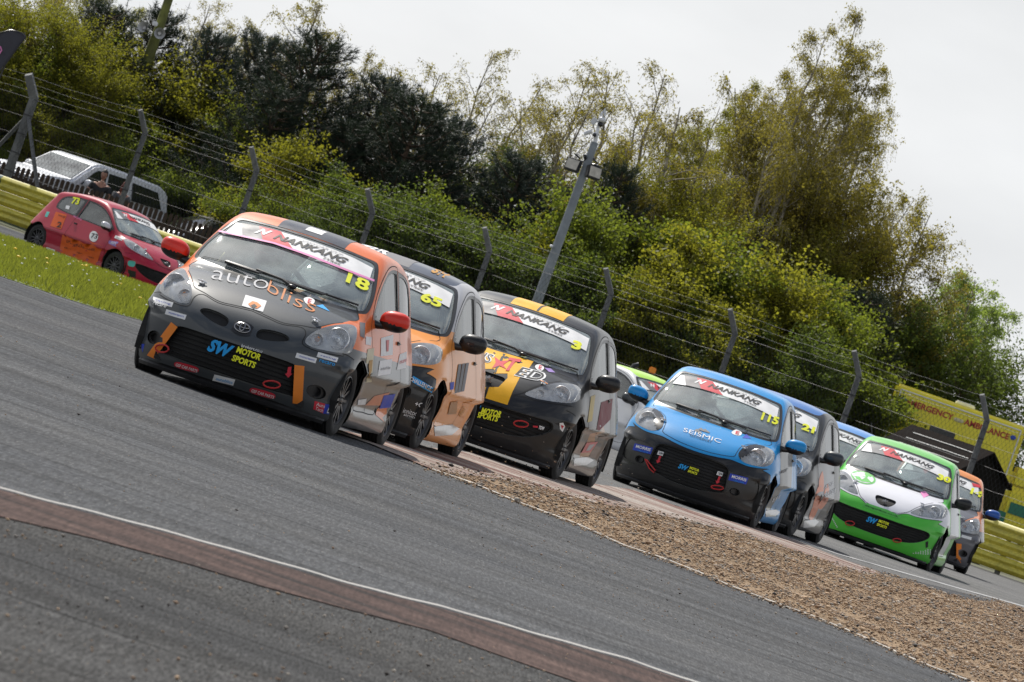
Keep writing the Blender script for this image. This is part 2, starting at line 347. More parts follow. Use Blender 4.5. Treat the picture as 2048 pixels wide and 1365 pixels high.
def both(pts):   # half outline starting and ending on the centre line -> closed
    p = [tuple(q) for q in pts]; return p + [(-a, b) if True else 0 for a, b in reversed(p[1:-1])]
SP = .027
def build_shape(model):
    sh = SHAPES[model]; regions = []; lines = []   # region: (label, chart polygon, 3d pts)
    def add(label, P, closed=True, seam=False, cut=True):
        q = chart(P)
        lines.append((P, q, closed, seam, cut)); 
        if closed and label: regions.append((label, q))
    def view(label, pts, v, closed=True, seam=False, sides=(1,), smooth=4, step=.03):
        if smooth: pts = smooth_loop(pts, closed, smooth)
        pts = densify(pts, step, closed)
        P, ok = axis_hit(pts, v, model)
        if not ok.all() and not closed: P = P[ok]
        assert closed is False or ok.all(), (model, label, np.array(pts)[~ok])
        for s in sides: add(label + ('_right' if s < 0 else '_left' if len(sides) > 1 else ''), P if s > 0 else mirror(P), closed, seam)
    # hood
    half = []
    for v, pts in sh['hood']:
        P, ok = axis_hit(smooth_loop(pts, False, 5), v, model); assert ok.all(), (model, 'hood', v, ok); half += list(P)
    half = np.array(half); hood = np.vstack([half, mirror(half[::-1])[1:-1] if False else mirror(half[::-1])[1:]])
    hood = densify(hood, .03)
    add('hood', hood, True, True)
    view('roof', [(.40,0),(.385,.3),(.33,.50),(.1,.535),(-.5,.54),(-1.0,.50),(-1.2,.42),(-1.26,.2),(-1.27,0),(-1.26,-.2),(-1.2,-.42),(-1.0,-.50),(-.5,-.54),(.1,-.535),(.33,-.50),(.385,-.3)], 't')
    view('door', DOOR, 's', seam=True, sides=(1, -1), smooth=2)
    view('windscreen_trim', both(WS_OUT), 'f'); view('windscreen', both(WS_IN), 'f')
    view('trim_door', DG_OUT, 's', sides=(1, -1)); view('door_glass', DG_IN, 's', sides=(1, -1))
    view('trim_quarter', QG_OUT, 's', sides=(1, -1)); view('quarter_glass', QG_IN, 's', sides=(1, -1))
    view('rear_glass', both(RW), 'b')
    view('headlight', sh['lamp'], 'f', sides=(1, -1), step=.02)
    for g in sh['grille']: view('grille', g, 'f', sides=(1, -1), step=.02)
    view('intake', both(sh['lower']), 'f', smooth=3)
    if sh.get('pod'): view('pod', sh['pod'], 'f', sides=(1, -1))
    if sh.get('badge'): view('badge_recess', both(sh['badge']), 'f', step=.02)
    if sh.get('fog'):
        (fy, fz), fr = sh['fog']; a = np.linspace(0, 2*np.pi, 25)[:-1]
        view('fog', np.c_[fy+fr*np.cos(a), fz+fr*.8*np.sin(a)], 'f', sides=(1, -1), smooth=0)
    # bumper line and arch edges (open lines)
    for cx in (WX, -WX):
        a = np.linspace(math.radians(-25), math.radians(205), 46)
        P, ok = axis_hit(np.c_[cx+.305*np.cos(a), WR+.02+.305*np.sin(a)], 's', model); P = P[ok]
        add('', P, False); add('', mirror(P), False)
    P1, o1 = axis_hit(smooth_loop([(1.40,.59),(1.46,.605),(1.52,.61)], False, 4), 's', model); P2, o2 = axis_hit(smooth_loop(sh['bump'], False, 4), 'f', model); assert o1.all() and o2.all()
    half = densify(np.vstack([P1, P2]), .03, False); full = np.vstack([half, mirror(half[::-1])[1:]]); lines.append((full, chart(full), False, True, True))
    q = chart(full); far = lambda p: p/np.linalg.norm(p)*2.7; d0, d1 = far(q[0]), far(q[-1]); g0 = math.atan2(d0[1], d0[0]); g1 = math.atan2(d1[1], d1[0])
    arc = [2.7*np.array([math.cos(g1+(g0-g1)*t), math.sin(g1+(g0-g1)*t)]) for t in np.linspace(0, 1, 12)]
    regions.insert(0, ('front_bumper', np.vstack([q, arc])))
    # samples
    pts = []
    g = lambda a, b: np.arange(a, b, SP)
    for v, A, B, ax in (('f', g(-.82,.83), g(.10,1.44), 0), ('b', g(-.82,.83), g(.10,1.44), 0), ('s', g(-1.56,1.9), g(.10,1.44), 1), ('t', g(-1.56,1.9), g(-.82,.83), 2)):
        U, V = np.meshgrid(A, B); P, ok = axis_hit(np.c_[U.ravel(), V.ravel()], v, model); P = P[ok]; N = body_grad(P, model)
        k = np.abs(N[:, ax]) > .56; P = P[k]; pts.append(P)
        if v == 's': pts.append(mirror(P))
    P = np.vstack(pts); P = P[P[:, 2] > .09]
    P += np.random.default_rng(1).normal(0, .0012, P.shape)
    kd = KDTree(sum(len(l[0]) for l in lines)); i = 0
    for l in lines:
        for p in l[0]: kd.insert(p, i); i += 1
    kd.balance()
    P = np.array([p for p in P if kd.find(p)[2] > .011])
    # drop near duplicates between views
    key = set(); keep = []
    for i, k in enumerate(map(tuple, np.floor(P/.014).astype(int))):
        if k not in key: key.add(k); keep.append(i)
    P = P[keep]
    q = chart(P); vs = [tuple(a) for a in q]; es = []
    for L3, ql, closed, seam, cut in lines:
        b = len(vs); m = len(ql); vs += [tuple(a) for a in ql]; es += [(b+i, b+(i+1) % m) for i in range(m if closed else m-1)]
    cv, ce, cf, *_ = delaunay_2d_cdt([Vector(v) for v in vs], es, [], 0, 1e-6)
    Q = np.array([v[:] for v in cv]); F = np.array([f[:] for f in cf])
    V = unchart(Q, model); N = body_grad(V, model)
    C = V[F].mean(1); cq = chart(C); FN = N[F].mean(1)
    lab = np.array(['body']*len(F), dtype=object)
    front = (C[:, 0] > 1.42) & (C[:, 2] < .66)
    for label, poly in regions: lab[in_poly(Q[F].mean(1), poly)] = label
    d = np.minimum(np.hypot(C[:, 0]-WX, C[:, 2]-WR-.02), np.hypot(C[:, 0]+WX, C[:, 2]-WR-.02))
    lab[(d < .3035) & (np.abs(C[:, 1]) > .55)] = 'cut'
    e = np.linalg.norm(V[F]-V[np.roll(F, 1, 1)], axis=2).max(1)
    lab[(C[:, 2] < .10) | (FN[:, 2] < -.8)] = 'cut'
    lab[(lab == 'body') & (C[:, 0] > 1.5) & (np.abs(C[:, 1]) < .50) & (C[:, 2] < .76)] = 'nose'
    return dict(V=V, N=N, F=F, lab=lab, lines=lines, model=model)

# ------------------------------------------------------------------ parts of a car
def sub_mesh(S, mask):
    F = S['F'][mask]; u, inv = np.unique(F, return_inverse=True); return S['V'][u], S['N'][u], inv.reshape(F.shape)
def boundary(F):
    E = {}
    for f in F:
        for k in range(3):
            a, b = int(f[k]), int(f[(k+1) % 3]); E[(a, b)] = 1
    return [e for e in E if (e[1], e[0]) not in E]
def recess(V, F, N, depth, mode='x', inset=0.0):
    """floor pushed in by depth with walls round the rim"""
    W = V - (np.array([depth, 0, 0]) if mode == 'x' else N*depth)
    if inset: c = W.mean(0); W = c + (W-c)*(1-inset)
    n = len(V); B = boundary(F); walls = [(a, b, n+b, n+a) for a, b in B]
    return np.vstack([V, W]), [tuple(int(i)+n for i in f) for f in F], [tuple(w[::-1]) for w in walls]
M_BLACK = mat('black_trim', (.012, .012, .013), .32, var=.2)
M_PLAS = mat('black_plastic', (.016, .016, .017), .5, var=.25)
M_GRILL = mat('intake_dark', (.006, .006, .006), .75, var=.3)
M_RUB = mat('tyre_rubber', (.018, .018, .018), .82, var=.3, scale=14)
M_RIM = mat('dark_alloy', (.07, .07, .075), .38, .7, var=.2)
M_CHR = mat('chrome', (.8, .8, .8), .12, 1, var=0)
M_REFL = mat('lamp_reflector', (.80, .81, .83), .26, .65, var=.12, scale=40)
M_LAMPIN = mat('lamp_housing', (.62, .64, .66), .35, .25, var=.2, scale=20)
M_LAMPDK = mat('lamp_lid_black', (.02, .02, .022), .2, var=.1)
M_AMB = mat('amber_lens', (.55, .2, .05), .25, var=.1)
M_LENS = glass_mat('lamp_lens', (.97, .98, .98), .30, (.88, .90, .91), 1.6)  # strong white layer paints a bright sky reflection over the lamps
M_WS = glass_mat('windscreen_glass', (.84, .93, .90), .34, (.60, .68, .65), 2.5)  # greenish pale layer paints reflected sky onto the screen, over slight dirt
M_SG = glass_mat('side_glass', (.80, .88, .86), .14, (.5, .55, .53), 2.0)
M_INT = mat('cabin_dark', (.075, .08, .08), .7, var=.3)
M_SEAT = mat('seat_fabric', (.03, .03, .035), .85, var=.3)
M_CAGE = mat('roll_cage_steel', (.34, .35, .37), .35, .3, var=.1)
M_RED = mat('red_webbing', (.45, .02, .02), .6, var=.15)
M_GAP = mat('panel_gap_black', (.004, .004, .004), .9, var=0)
M_BADGE = mat('badge_chrome', (.25, .25, .26), .25, .9, var=.1)
def make_wheel_master():
    r, w = WR, .084
    t = MB(); prof = [(.19, -w+.012), (.205, -w+.004), (.235, -w), (.258, -w+.008), (.272, -w+.022)]
    for i in range(5):
        y = -w+.03 + i*(2*w-.06)/4; prof += [(r, y-.009), (r, y+.009), (r-.006, y+.011), (r-.006, y+.0185)] if i < 4 else [(r, y-.006), (r, y+.004)]
    prof += [(.272, w-.022), (.258, w-.008), (.235, w), (.205, w-.004), (.19, w-.012), (.18, w-.02), (.18, -w+.02), (.19, -w+.012)]
    t.lathe(prof, 44)
    rim = MB(); rim.lathe([(.188, w-.014), (.180, w-.012), (.172, w-.03), (.165, .0), (.165, -w+.02), (.185, -w+.014)], 44)
    for k in range(12):
        a = 2*math.pi*k/12; R = Matrix.Rotation(a, 3, 'Y')
        pts = [(.035, w-.028, -.012), (.035, w-.028, .012), (.176, w-.022, .008), (.176, w-.022, -.008)]; bk = [(p[0], p[1]-.02, p[2]) for p in pts]
        rim.add([R @ Vector(p) for p in pts+bk], [(0,1,2,3), (7,6,5,4), (0,4,5,1), (1,5,6,2), (2,6,7,3), (3,7,4,0)])
    rim.lathe([(.0, w-.018), (.028, w-.02), (.045, w-.026), (.05, w-.05)], 20)
    for k in range(4):
        a = 2*math.pi*(k+.5)/4; rim.lathe([(.0, w-.012), (.007, w-.014), (.007, w-.03)], 6, c=(.028*math.cos(a), 0, .028*math.sin(a)))
    disc = MB(); disc.lathe([(.0, -.02), (.12, -.02), (.12, .0), (.0, .0)], 24)
    return t, rim, disc
_t, _r, _d = make_wheel_master()
W_T = _t.build('tyre', M_RUB, smooth=True); W_R = _r.build('rim', M_RIM, smooth=True); W_D = _d.build('brake_disc', mat('disc_steel', (.2, .2, .2), .4, .8, var=.1), smooth=True)
def wheel(car, x, side, steer=0.0, rimmat=None):
    e = bpy.data.objects.new('wheel', None); COL.objects.link(e); e.parent = car; e.location = (x, side*.688, WR); e.rotation_euler = (0, 0, steer + (math.pi if side < 0 else 0))
    for m in (W_T, W_R, W_D):
        c = m.copy(); COL.objects.link(c); c.parent = e
        if m is W_R and rimmat: c.material_slots[0].link = 'OBJECT'; c.material_slots[0].material = rimmat
    return e
FAC_MESH = {}
def part_obj(name, key, car, build, mats=None):
    """object sharing a cached mesh; materials set per object"""
    if key not in FAC_MESH:
        o = build(); FAC_MESH[key] = o.data; o.name = name; o.parent = car
    else:
        o = bpy.data.objects.new(name, FAC_MESH[key]); COL.objects.link(o); o.parent = car
    if mats:
        for i, m in enumerate(mats):
            if m: o.material_slots[i].link = 'OBJECT'; o.material_slots[i].material = m
    return o
SHP = {}
def shape(model):
    if model not in SHP:
        S = build_shape(model); k = S['lab'] != 'cut'
        S['bvh'] = BVHTree.FromPolygons([tuple(v) for v in S['V']], [tuple(int(i) for i in f) for f in S['F'][k]]); S['skip'] = np.array([str(l).startswith(('badge_recess', 'grille_', 'headlight_', 'fog_')) for l in S['lab'][k]]); SHP[model] = S
    return SHP[model]
DRIVER = None
def make_car(model, pos, yaw, cols, label, group, lean=0.0, steer=0.0, lid=None, rimmat=None, name='racing_car', pitch=0.0):
    """cols: paints for body, hood, front_bumper, roof, door, mirror"""
    S = shape(model); sh = SHAPES[model]
    car = bpy.data.objects.new(name, None); COL.objects.link(car); car.empty_display_size = .3
    car.location = pos; car.rotation_euler = (lean, pitch, -math.pi/2 - yaw)
    tag(car, label, 'racing car', group)
    lab = S['lab']; c = dict(cols)
    def panel(nm, lb, m, off=0.0, key=None):
        def b():
            V, N, F = sub_mesh(S, np.isin(lab, lb)); return mesh_obj(nm, V + N*off, F, [m], None, normals=N)
        return part_obj(nm, (model, nm, tuple(lb)), car, b, [m])
    body = panel('body', ['body'], c['body'])
    panel('front_bumper', ['front_bumper'], c.get('front_bumper', c['body'])); panel('hood', ['hood'], c.get('hood', c['body'])); panel('roof', ['roof'], c.get('roof', c['body'])); panel('nose_panel', ['nose'], c.get('nose', c.get('hood', c['body'])))
    for s in ('left', 'right'): 
        d = panel('door', ['door_'+s], c.get('door', c['body']))
        h = part_obj('door_handle', ('dh', s), d, lambda: MB().box((-.20, (1 if s == 'left' else -1)*.797, .80), (.10, .03, .028), bev=.01).build('door_handle', M_BLACK, smooth=True), [None])
        def trim():
            V, N, F = sub_mesh(S, np.isin(lab, ['trim_door_'+s, 'trim_quarter_'+s])); return mesh_obj('window_trim', V - N*.002, F, [M_BLACK], None, normals=N)
        part_obj('window_trim', (model, 'wt', s), car, trim)
        for g, off in (('door_glass', -.012), ('quarter_glass', -.006)):
            wn = panel('side_window', [g+'_'+s], M_SG, off)
    panel('windscreen_trim', ['windscreen_trim'], M_BLACK, -.001); panel('windscreen', ['windscreen'], c.get('glass', M_WS), -.005); panel('rear_window', ['rear_glass'], M_SG, -.004)
    # recessed openings
    def rec(nm, lb, depth, m, mode='x', wm=None):
        def b():
            V, N, F = sub_mesh(S, lab == lb); W, ff, wf = recess(V, F, N, depth, mode); return mesh_obj(nm, W, ff+wf, [m, wm or m], None, fmat=[0]*len(ff)+[1]*len(wf))
        return part_obj(nm, (model, nm, lb), car, b)
    ik = rec('lower_intake', 'intake', .05 if model != 'round' else .045, M_GRILL)
    # mesh bars across the intake
    def bars():
        V, N, F = sub_mesh(S, lab == 'intake'); bv = BVHTree.FromPolygons([tuple(v) for v in V], [tuple(int(i) for i in f) for f in F]); mb = MB()
        z0, z1 = V[:, 2].min(), V[:, 2].max()
        for i in range(int((z1-z0)/.032)):
            z = z0+.02+i*.032; run = []
            for y in np.linspace(-.8, .8, 41):
                h = bv.ray_cast(Vector((2.3, y, z)), Vector((-1, 0, 0)))[0]
                if h: run.append(h - Vector((.03, 0, 0)))
            if len(run) > 3: mb.tube(run, .0045, 4)
        return mb.build('intake_bars', M_GRILL)
    part_obj('intake_bars', (model, 'bars'), ik, bars)
    if sh.get('pod'):
        for s in ('left', 'right'): rec('lamp_panel', 'pod_'+s, .014, M_BLACK)
    if sh.get('badge'): rec('upper_grille', 'badge_recess', .025, M_GRILL, wm=M_BLACK)
    if sh['grille']:
        for s in ('left', 'right'): rec('upper_grille', 'grille_'+s, .03, M_GRILL, wm=M_BLACK)
    if sh.get('fog'):
        for s in ('left', 'right'):
            f = rec('fog_recess', 'fog_'+s, .03, M_PLAS)
            sg = 1 if s == 'left' else -1; (fy, fz), fr = sh['fog']
            x = axis_hit([(fy, fz)], 'f', model)[0][0][0]
            def hole():
                m = MB(); m.mi = 0; m.lathe([(.030, -.018), (.036, -.012), (.036, -.03), (.028, -.03), (.026, -.07)], 20, 'x', (x, sg*fy, fz)); m.mi = 1; m.lathe([(.0, -.045), (.03, -.045)], 20, 'x', (x, sg*fy, fz)); return m.build('fog_tube', [M_PLAS, M_GAP])
            part_obj('fog_tube', (model, 'fog', s), f, hole)
    # headlights
    for s in ('left', 'right'):
        sg = 1 if s == 'left' else -1
        def hous():
            V, N, F = sub_mesh(S, lab == 'headlight_'+s); W, ff, wf = recess(V, F, N, .055, 'n', .10); return mesh_obj('headlight', W, ff+wf, [M_LAMPIN, M_LAMPIN], None, fmat=[0]*len(ff)+[1]*len(wf))
        hl = part_obj('headlight', (model, 'hl', s), car, hous, [c.get('lampin'), c.get('lampin')])
        def lens():
            V, N, F = sub_mesh(S, lab == 'headlight_'+s); return mesh_obj('lens', V + N*.001, F, [M_LENS], None, normals=N)
        part_obj('lens', (model, 'lens', s), hl, lens)
        for i, ((ly, lz), r) in enumerate({'almond': [((.640, .705), .080), ((.515, .650), .046)], 'round': [((.600, .725), .090)], 'swept': [((.615, .735), .076), ((.455, .680), .036)]}[model]):
            def bowl():
                m = MB(); P = axis_hit([(ly, lz)], 'f', model)[0]; N = body_grad(P, model)[0]; N = (N*.4 + np.array([1, 0, 0])*.9); N /= np.linalg.norm(N); N[1] *= sg
                p = P[0]*np.array([1, sg, 1]) - N*.014; q = Vector(N).to_track_quat('X', 'Z').to_matrix().to_4x4(); q.translation = Vector(p)
                m.lathe([(r*1.05, -.006), (r*1.0, .0), (r*.93, -.004), (r*.8, -.022), (r*.55, -.036), (r*.3, -.043), (0, -.045)], 26, 'x')
                m.mi = 1; m.lathe([(0, -.004), (r*.2, -.007), (r*.27, -.018), (r*.25, -.04)], 14, 'x'); m.V = [tuple(q @ Vector(v)) for v in m.V]
                return m.build('reflector', [M_REFL, M_CHR], smooth=True)
            part_obj('reflector', (model, 'refl', s, i), hl, bowl)
        if model == 'round':
            def lidm():
                V, N, F = sub_mesh(S, lab == 'headlight_'+s); C = V[F].mean(1)
                k = (C[:, 2] + .8*(np.abs(C[:, 1])-.59) > .785) if False else ((C[:, 2]-.735) - 1.25*(np.abs(C[:, 1])-.58)*1 > .075)
                return mesh_obj('lamp_lid', V + N*.003, F[k], [M_LAMPDK], None, normals=N)
            part_obj('lamp_lid', (model, 'lid', s), hl, lidm)
            m = part_obj('indicator', (model, 'ind', s), hl, lambda: MB().ell(tuple(axis_hit([(.675, .690)], 'f', model)[0][0]*np.array([1, sg, 1]) - np.array([.03, sg*.01, 0])), (.014, .022, .03), 2).build('indicator', M_AMB, smooth=True))
        elif model == 'almond':
            part_obj('indicator', (model, 'ind', s), hl, lambda: MB().ell(tuple(axis_hit([(.515, .650)], 'f', model)[0][0]*np.array([1, sg, 1]) - np.array([.022, 0, 0])), (.012, .022, .022), 2).build('indicator', M_AMB, smooth=True))
    # panel gaps
    def gaps():
        V = []; F = []
        for P, q, closed, seam, cut in S['lines']:
            if not seam: continue
            N = body_grad(P, model); n = len(P); Tn = (np.roll(P, -1, 0) - np.roll(P, 1, 0))
            if not closed: Tn[0] = P[1]-P[0]; Tn[-1] = P[-1]-P[-2]
            Tn /= np.linalg.norm(Tn, axis=1)[:, None]; B = np.cross(N, Tn); b = len(V)
            V += list(P + N*.0008 + B*.0035) + list(P + N*.0008 - B*.0035)
            for i in range(n if closed else n-1):
                j = (i+1) % n; F.append((b+i, b+j, b+n+j, b+n+i))
        return mesh_obj('panel_gap', V, F, [M_GAP])
    part_obj('panel_gap', (model, 'gaps'), car, gaps)
    # lining, floor, undertray, wheel wells
    def lining():
        k = np.isin(lab, ['body', 'roof', 'door_left', 'door_right', 'hood', 'front_bumper']); C = S['V'][S['F']].mean(1)
        V, N, F = sub_mesh(S, k & ((C[:, 0] < 1.0) | (C[:, 2] < .8))); return mesh_obj('cabin_lining', V - N*.022, F[:, ::-1], [M_INT], None)
    part_obj('cabin_lining', (model, 'lining'), car, lining)
    def under():
        m = MB(); m.box((.1, 0, .20), (2.9, 1.05, .10)); m.box((0, 0, .22), (1.62, 1.48, .08)); m.box((1.58, 0, .17), (.24, 1.15, .05)); m.box((-1.4, 0, .30), (.2, 1.2, .2))
        for sx in (1, -1): m.tube([(sx*WX, -.6, WR), (sx*WX, .6, WR)], .035, 8)
        m.tube([(-1.50, -.42, .19), (-1.2, -.42, .21)], .03, 10)
        for sx in (1, -1):
            for sy in (1, -1):
                V = []; n = 14
                for i in range(n+1):
                    a = math.pi*(-.12 + 1.24*i/n)
                    for yy in (.50, .775): V.append((sx*WX + .345*math.cos(a), sy*yy, WR+.02+.345*math.sin(a)))
                m.add(V, [(2*i, 2*i+1, 2*i+3, 2*i+2) for i in range(n)])
                m.add([(sx*WX-.36, sy*.50, .17), (sx*WX+.36, sy*.50, .17), (sx*WX+.36, sy*.50, .66), (sx*WX-.36, sy*.50, .66)], [(0, 1, 2, 3)])
        return m.build('underbody', M_GRILL)
    part_obj('underbody', ('under',), car, under)
    part_obj('front_splitter', (model, 'split'), car, lambda: splitter(model))
    part_obj('dashboard', ('dash',), car, lambda: MB().box((.80, 0, .80), (.42, 1.24, .16), bev=.05).box((.70, -.34, .89), (.16, .34, .06), bev=.02).box((.5, 0, .5), (.9, .2, .2), bev=.03).build('dashboard', M_INT, smooth=True))
    part_obj('steering_wheel', ('stw',), car, lambda: MB().tube([Vector((.50, -.34, .84)) + Matrix.Rotation(math.radians(-25), 3, 'Y') @ Vector((0, .165*math.cos(a), .165*math.sin(a))) for a in np.linspace(0, 2*math.pi, 25)[:-1]], .015, 8, closed=True).box((.52, -.34, .83), (.05, .30, .05), bev=.01).build('steering_wheel', M_SEAT, smooth=True))
    def seat():
        m = MB()
        m.box((.02, -.34, .38), (.50, .46, .14), bev=.05); m.box((-.24, -.34, .72), (.14, .46, .66), Matrix.Rotation(math.radians(-14), 3, 'Y'), bev=.05); m.box((-.32, -.34, 1.06), (.10, .30, .18), Matrix.Rotation(math.radians(-14), 3, 'Y'), bev=.04)
        for s in (-1, 1): m.box((-.18, -.34+s*.22, .80), (.22, .05, .34), bev=.02); m.box((-.25, -.34+s*.15, 1.07), (.16, .04, .17), bev=.015)
        return m.build('seat', M_SEAT, smooth=True)
    part_obj('seat', ('seat',), car, seat)
    def cage():
        m = MB(); r = .02
        for s in (-1, 1):
            m.tube([(-.35, s*.60, .25), (-.36, s*.66, .95), (-.36, s*.575, 1.24), (-.36, s*.50, 1.30)], r); m.tube([(-.36, s*.50, 1.30), (.30, s*.46, 1.29), (.86, s*.60, .90), (.90, s*.60, .3)], r)
            m.tube([(-.36, s*.50, 1.28), (-1.15, s*.45, .55)], r)
        m.tube([(-.36, -.50, 1.30), (-.36, .50, 1.30)], r); m.tube([(.30, -.46, 1.29), (.30, .46, 1.29)], r); m.tube([(-.36, -.60, .55), (-.36, .50, 1.28)], r); m.tube([(-.36, .60, .85), (-.36, -.6, .85)], r)
        m.tube([(-.36, -.5, 1.29), (-1.15, .45, .6)], r); m.tube([(.85, -.6, .88), (.85, .6, .88)], r)
        return m.build('roll_cage', M_CAGE, smooth=True)
    part_obj('roll_cage', ('cage',), car, cage)
    # mirrors
    for sg in (1, -1):
        def mir():
            m = MB(); m.mi = 0; bm = bmesh.new(); bmesh.ops.create_icosphere(bm, subdivisions=4, radius=1)
            for v in bm.verts:
                x, y, z = v.co; e = .8
                v.co = Vector((.075*math.copysign(abs(x)**.9, x) - (.03 if x < 0 else 0)*0, .112*math.copysign(abs(y)**e, y), .078*math.copysign(abs(z)**e, z) + .012*y))
                if v.co.x < -.03: v.co.x = -.03
            fm = []
            for f in bm.faces: fm.append(1 if (f.calc_center_median().z < -.022 or f.calc_center_median().x < -.02) else 0)
            bm.verts.index_update(); V = [v.co*1 for v in bm.verts]; F = [[v.index for v in f.verts] for f in bm.faces]; bm.free()
            m.add([(v.x+.71, sg*(v.y*1+.865) if sg > 0 else -(v.y+.865), v.z+.945) for v in V], F if sg > 0 else [f[::-1] for f in F]); m.M = fm
            m.mi = 1; m.tube([(.735, sg*.70, .885), (.735, sg*.76, .885), (.725, sg*.83, .90)], [.034, .028, .026], 10)
            m.add([(.80, sg*.715, .87), (.66, sg*.728, .87), (.70, sg*.72, .95), (.80, sg*.705, .93)], [(0, 1, 2, 3)])
            return m.build('mirror', [M_BLACK, M_BLACK], smooth=True)
        part_obj('mirror', ('mirror', sg), car, mir, [c.get('mirror', c['body']), None])
    # wipers
    def wip():
        m = MB()
        def on(y, z, off=.02):
            P, ok = axis_hit([(y, z)], 'f', 'almond'); N = body_grad(P, 'almond'); return Vector(P[0] + N[0]*off)
        for y0, y1 in ((-.42, .12), (.08, .60)):
            a = on(y0, .955 if abs(y0) < .5 else .97); b = on(y1, .965, .012); mid = on((y0+y1)/2, .945, .03)
            m.tube([on(y0+(y1-y0)*t, .97 - .022*math.sin(math.pi*t)*0 + (.0 if y0 < 0 else .0), .01) for t in np.linspace(0, 1, 9)], .008, 5)
            m.tube([a, mid, on(y0+(y1-y0)*.55, .968, .02)], [.013, .009, .007], 6)
        p = on(.12, .935, .02); m.ell(p, (.03, .035, .018), 2); m.tube([p, on(.03, .955, .03), on(-.18, .972, .022)], [.014, .01, .008], 6)
        return m.build('wiper', M_BLACK, smooth=True)
    part_obj('wiper', ('wiper',), car, wip)
    # maker's emblem on the nose
    def emblem():
        m = MB()
        if model == 'almond':
            P, _ = axis_hit([(0.001, .552)], 'f', model); c = Vector(P[0]); N = Vector(body_grad(P, model)[0]); R = N.to_track_quat('X', 'Z').to_matrix(); E = lambda a, b_, z0, r, off: m.tube([c + N*off + R @ Vector((-(a*math.cos(t))**2*1.1, a*math.cos(t), z0 + b_*math.sin(t))) for t in np.linspace(0, 2*math.pi, 29)[:-1]], r, 6, closed=True)
            m.mi = 1; k = 24; m.add([c + N*.004 + R @ Vector((-(q*.098*math.cos(t))**2*1.1 + (1-q)*.008, q*.098*math.cos(t), q*.062*math.sin(t))) for q in (1, .5) for t in np.linspace(0, 2*math.pi, k+1)[:-1]] + [c+N*.012], [(i, (i+1) % k, k+(i+1) % k, k+i) for i in range(k)] + [(k+i, k+(i+1) % k, 2*k) for i in range(k)])
            m.mi = 0; E(.058, .040, 0, .0045, .014); E(.048, .017, .016, .0042, .016); E(.017, .034, .002, .0042, .018)
        elif model == 'swept':
            P, _ = axis_hit([(0.001, .655)], 'f', model); c = Vector(P[0]) + Vector((.004, 0, 0))
            body_ = [(-.012,-.035),(-.004,-.012),(-.022,-.004),(-.040,-.012),(-.044,-.002),(-.024,.010),(-.030,.026),(-.014,.020),(-.004,.034),(.008,.032),(.014,.020),(.034,.030),(.040,.022),(.020,.006),(.018,-.012),(.034,-.026),(.026,-.034),(.006,-.016),(.0,-.036)]
            n = len(body_); m.add([c+Vector((.006, y, z*.9)) for y, z in body_] + [c+Vector((-.006, y, z*.9)) for y, z in body_] + [c+Vector((.010, -.004, .002))], [(i, (i+1) % n, 2*n) for i in range(n)] + [(i, n+i, n+(i+1) % n, (i+1) % n) for i in range(n)])
        else:
            for dz in (0, -.03):
                P, _ = axis_hit([(y, .615 - .18*abs(y) + dz) for y in (-.07, -.035, 0.001, .035, .07)], 'f', model); P[:, 1] = (-.07, -.035, 0, .035, .07); m.tube([Vector(q) + Vector((.006, 0, 0)) for q in P], .007, 6)
        return m.build('badge', [M_BADGE, M_BLACK], smooth=True)
    if model != 'round': part_obj('badge', (model, 'emblem'), car, emblem)
    # hood pins
    for sg in (1, -1):
        def pin():
            P, _ = axis_hit([(.44, .765)], 'f', model); N = body_grad(P, model)[0]; p = Vector(P[0]*np.array([1, sg, 1])); n = Vector(N*np.array([1, sg, 1]))
            m = MB(); m.tube([p, p+n*.012], .022, 12); m.tube([p+n*.01, p+n*.03], .008, 8)
            m.tube([p+n*.02+Vector((0, -.035, .004)), p+n*.024, p+n*.02+Vector((0, .035, -.004))], .006, 6); return m.build('hood_pin', M_CHR, smooth=True)
        part_obj('hood_pin', (model, 'pin', sg), car, pin)
    # tow straps
    for sx, st in ((WX, steer), (-WX, 0)):
        for sg in (1, -1): wheel(car, sx, sg, st, rimmat)
    bpy.context.view_layer.update()
    car['_m'] = 0; del car['_m']
    return car
def splitter(model):
    V = []; F = []
    ys = np.linspace(-.72, .72, 31); z0, z1 = .075, .105
    P, ok = axis_hit([(abs(y) if abs(y) > .01 else .01, .125) for y in ys], 'f', model); P[:, 1] = ys
    for i, p in enumerate(P):
        V += [(p[0]-.05, p[1]*.99, z1+.045), (p[0]+.004, p[1], z1-.005), (p[0]-.010, p[1]*.99, z0), (p[0]-.30, p[1]*.95, z0)]
    F = [(4*i+k, 4*i+4+k, 4*i+5+k, 4*i+1+k) for i in range(len(P)-1) for k in range(3)]
    return mesh_obj('front_splitter', V, F, [M_PLAS], None)

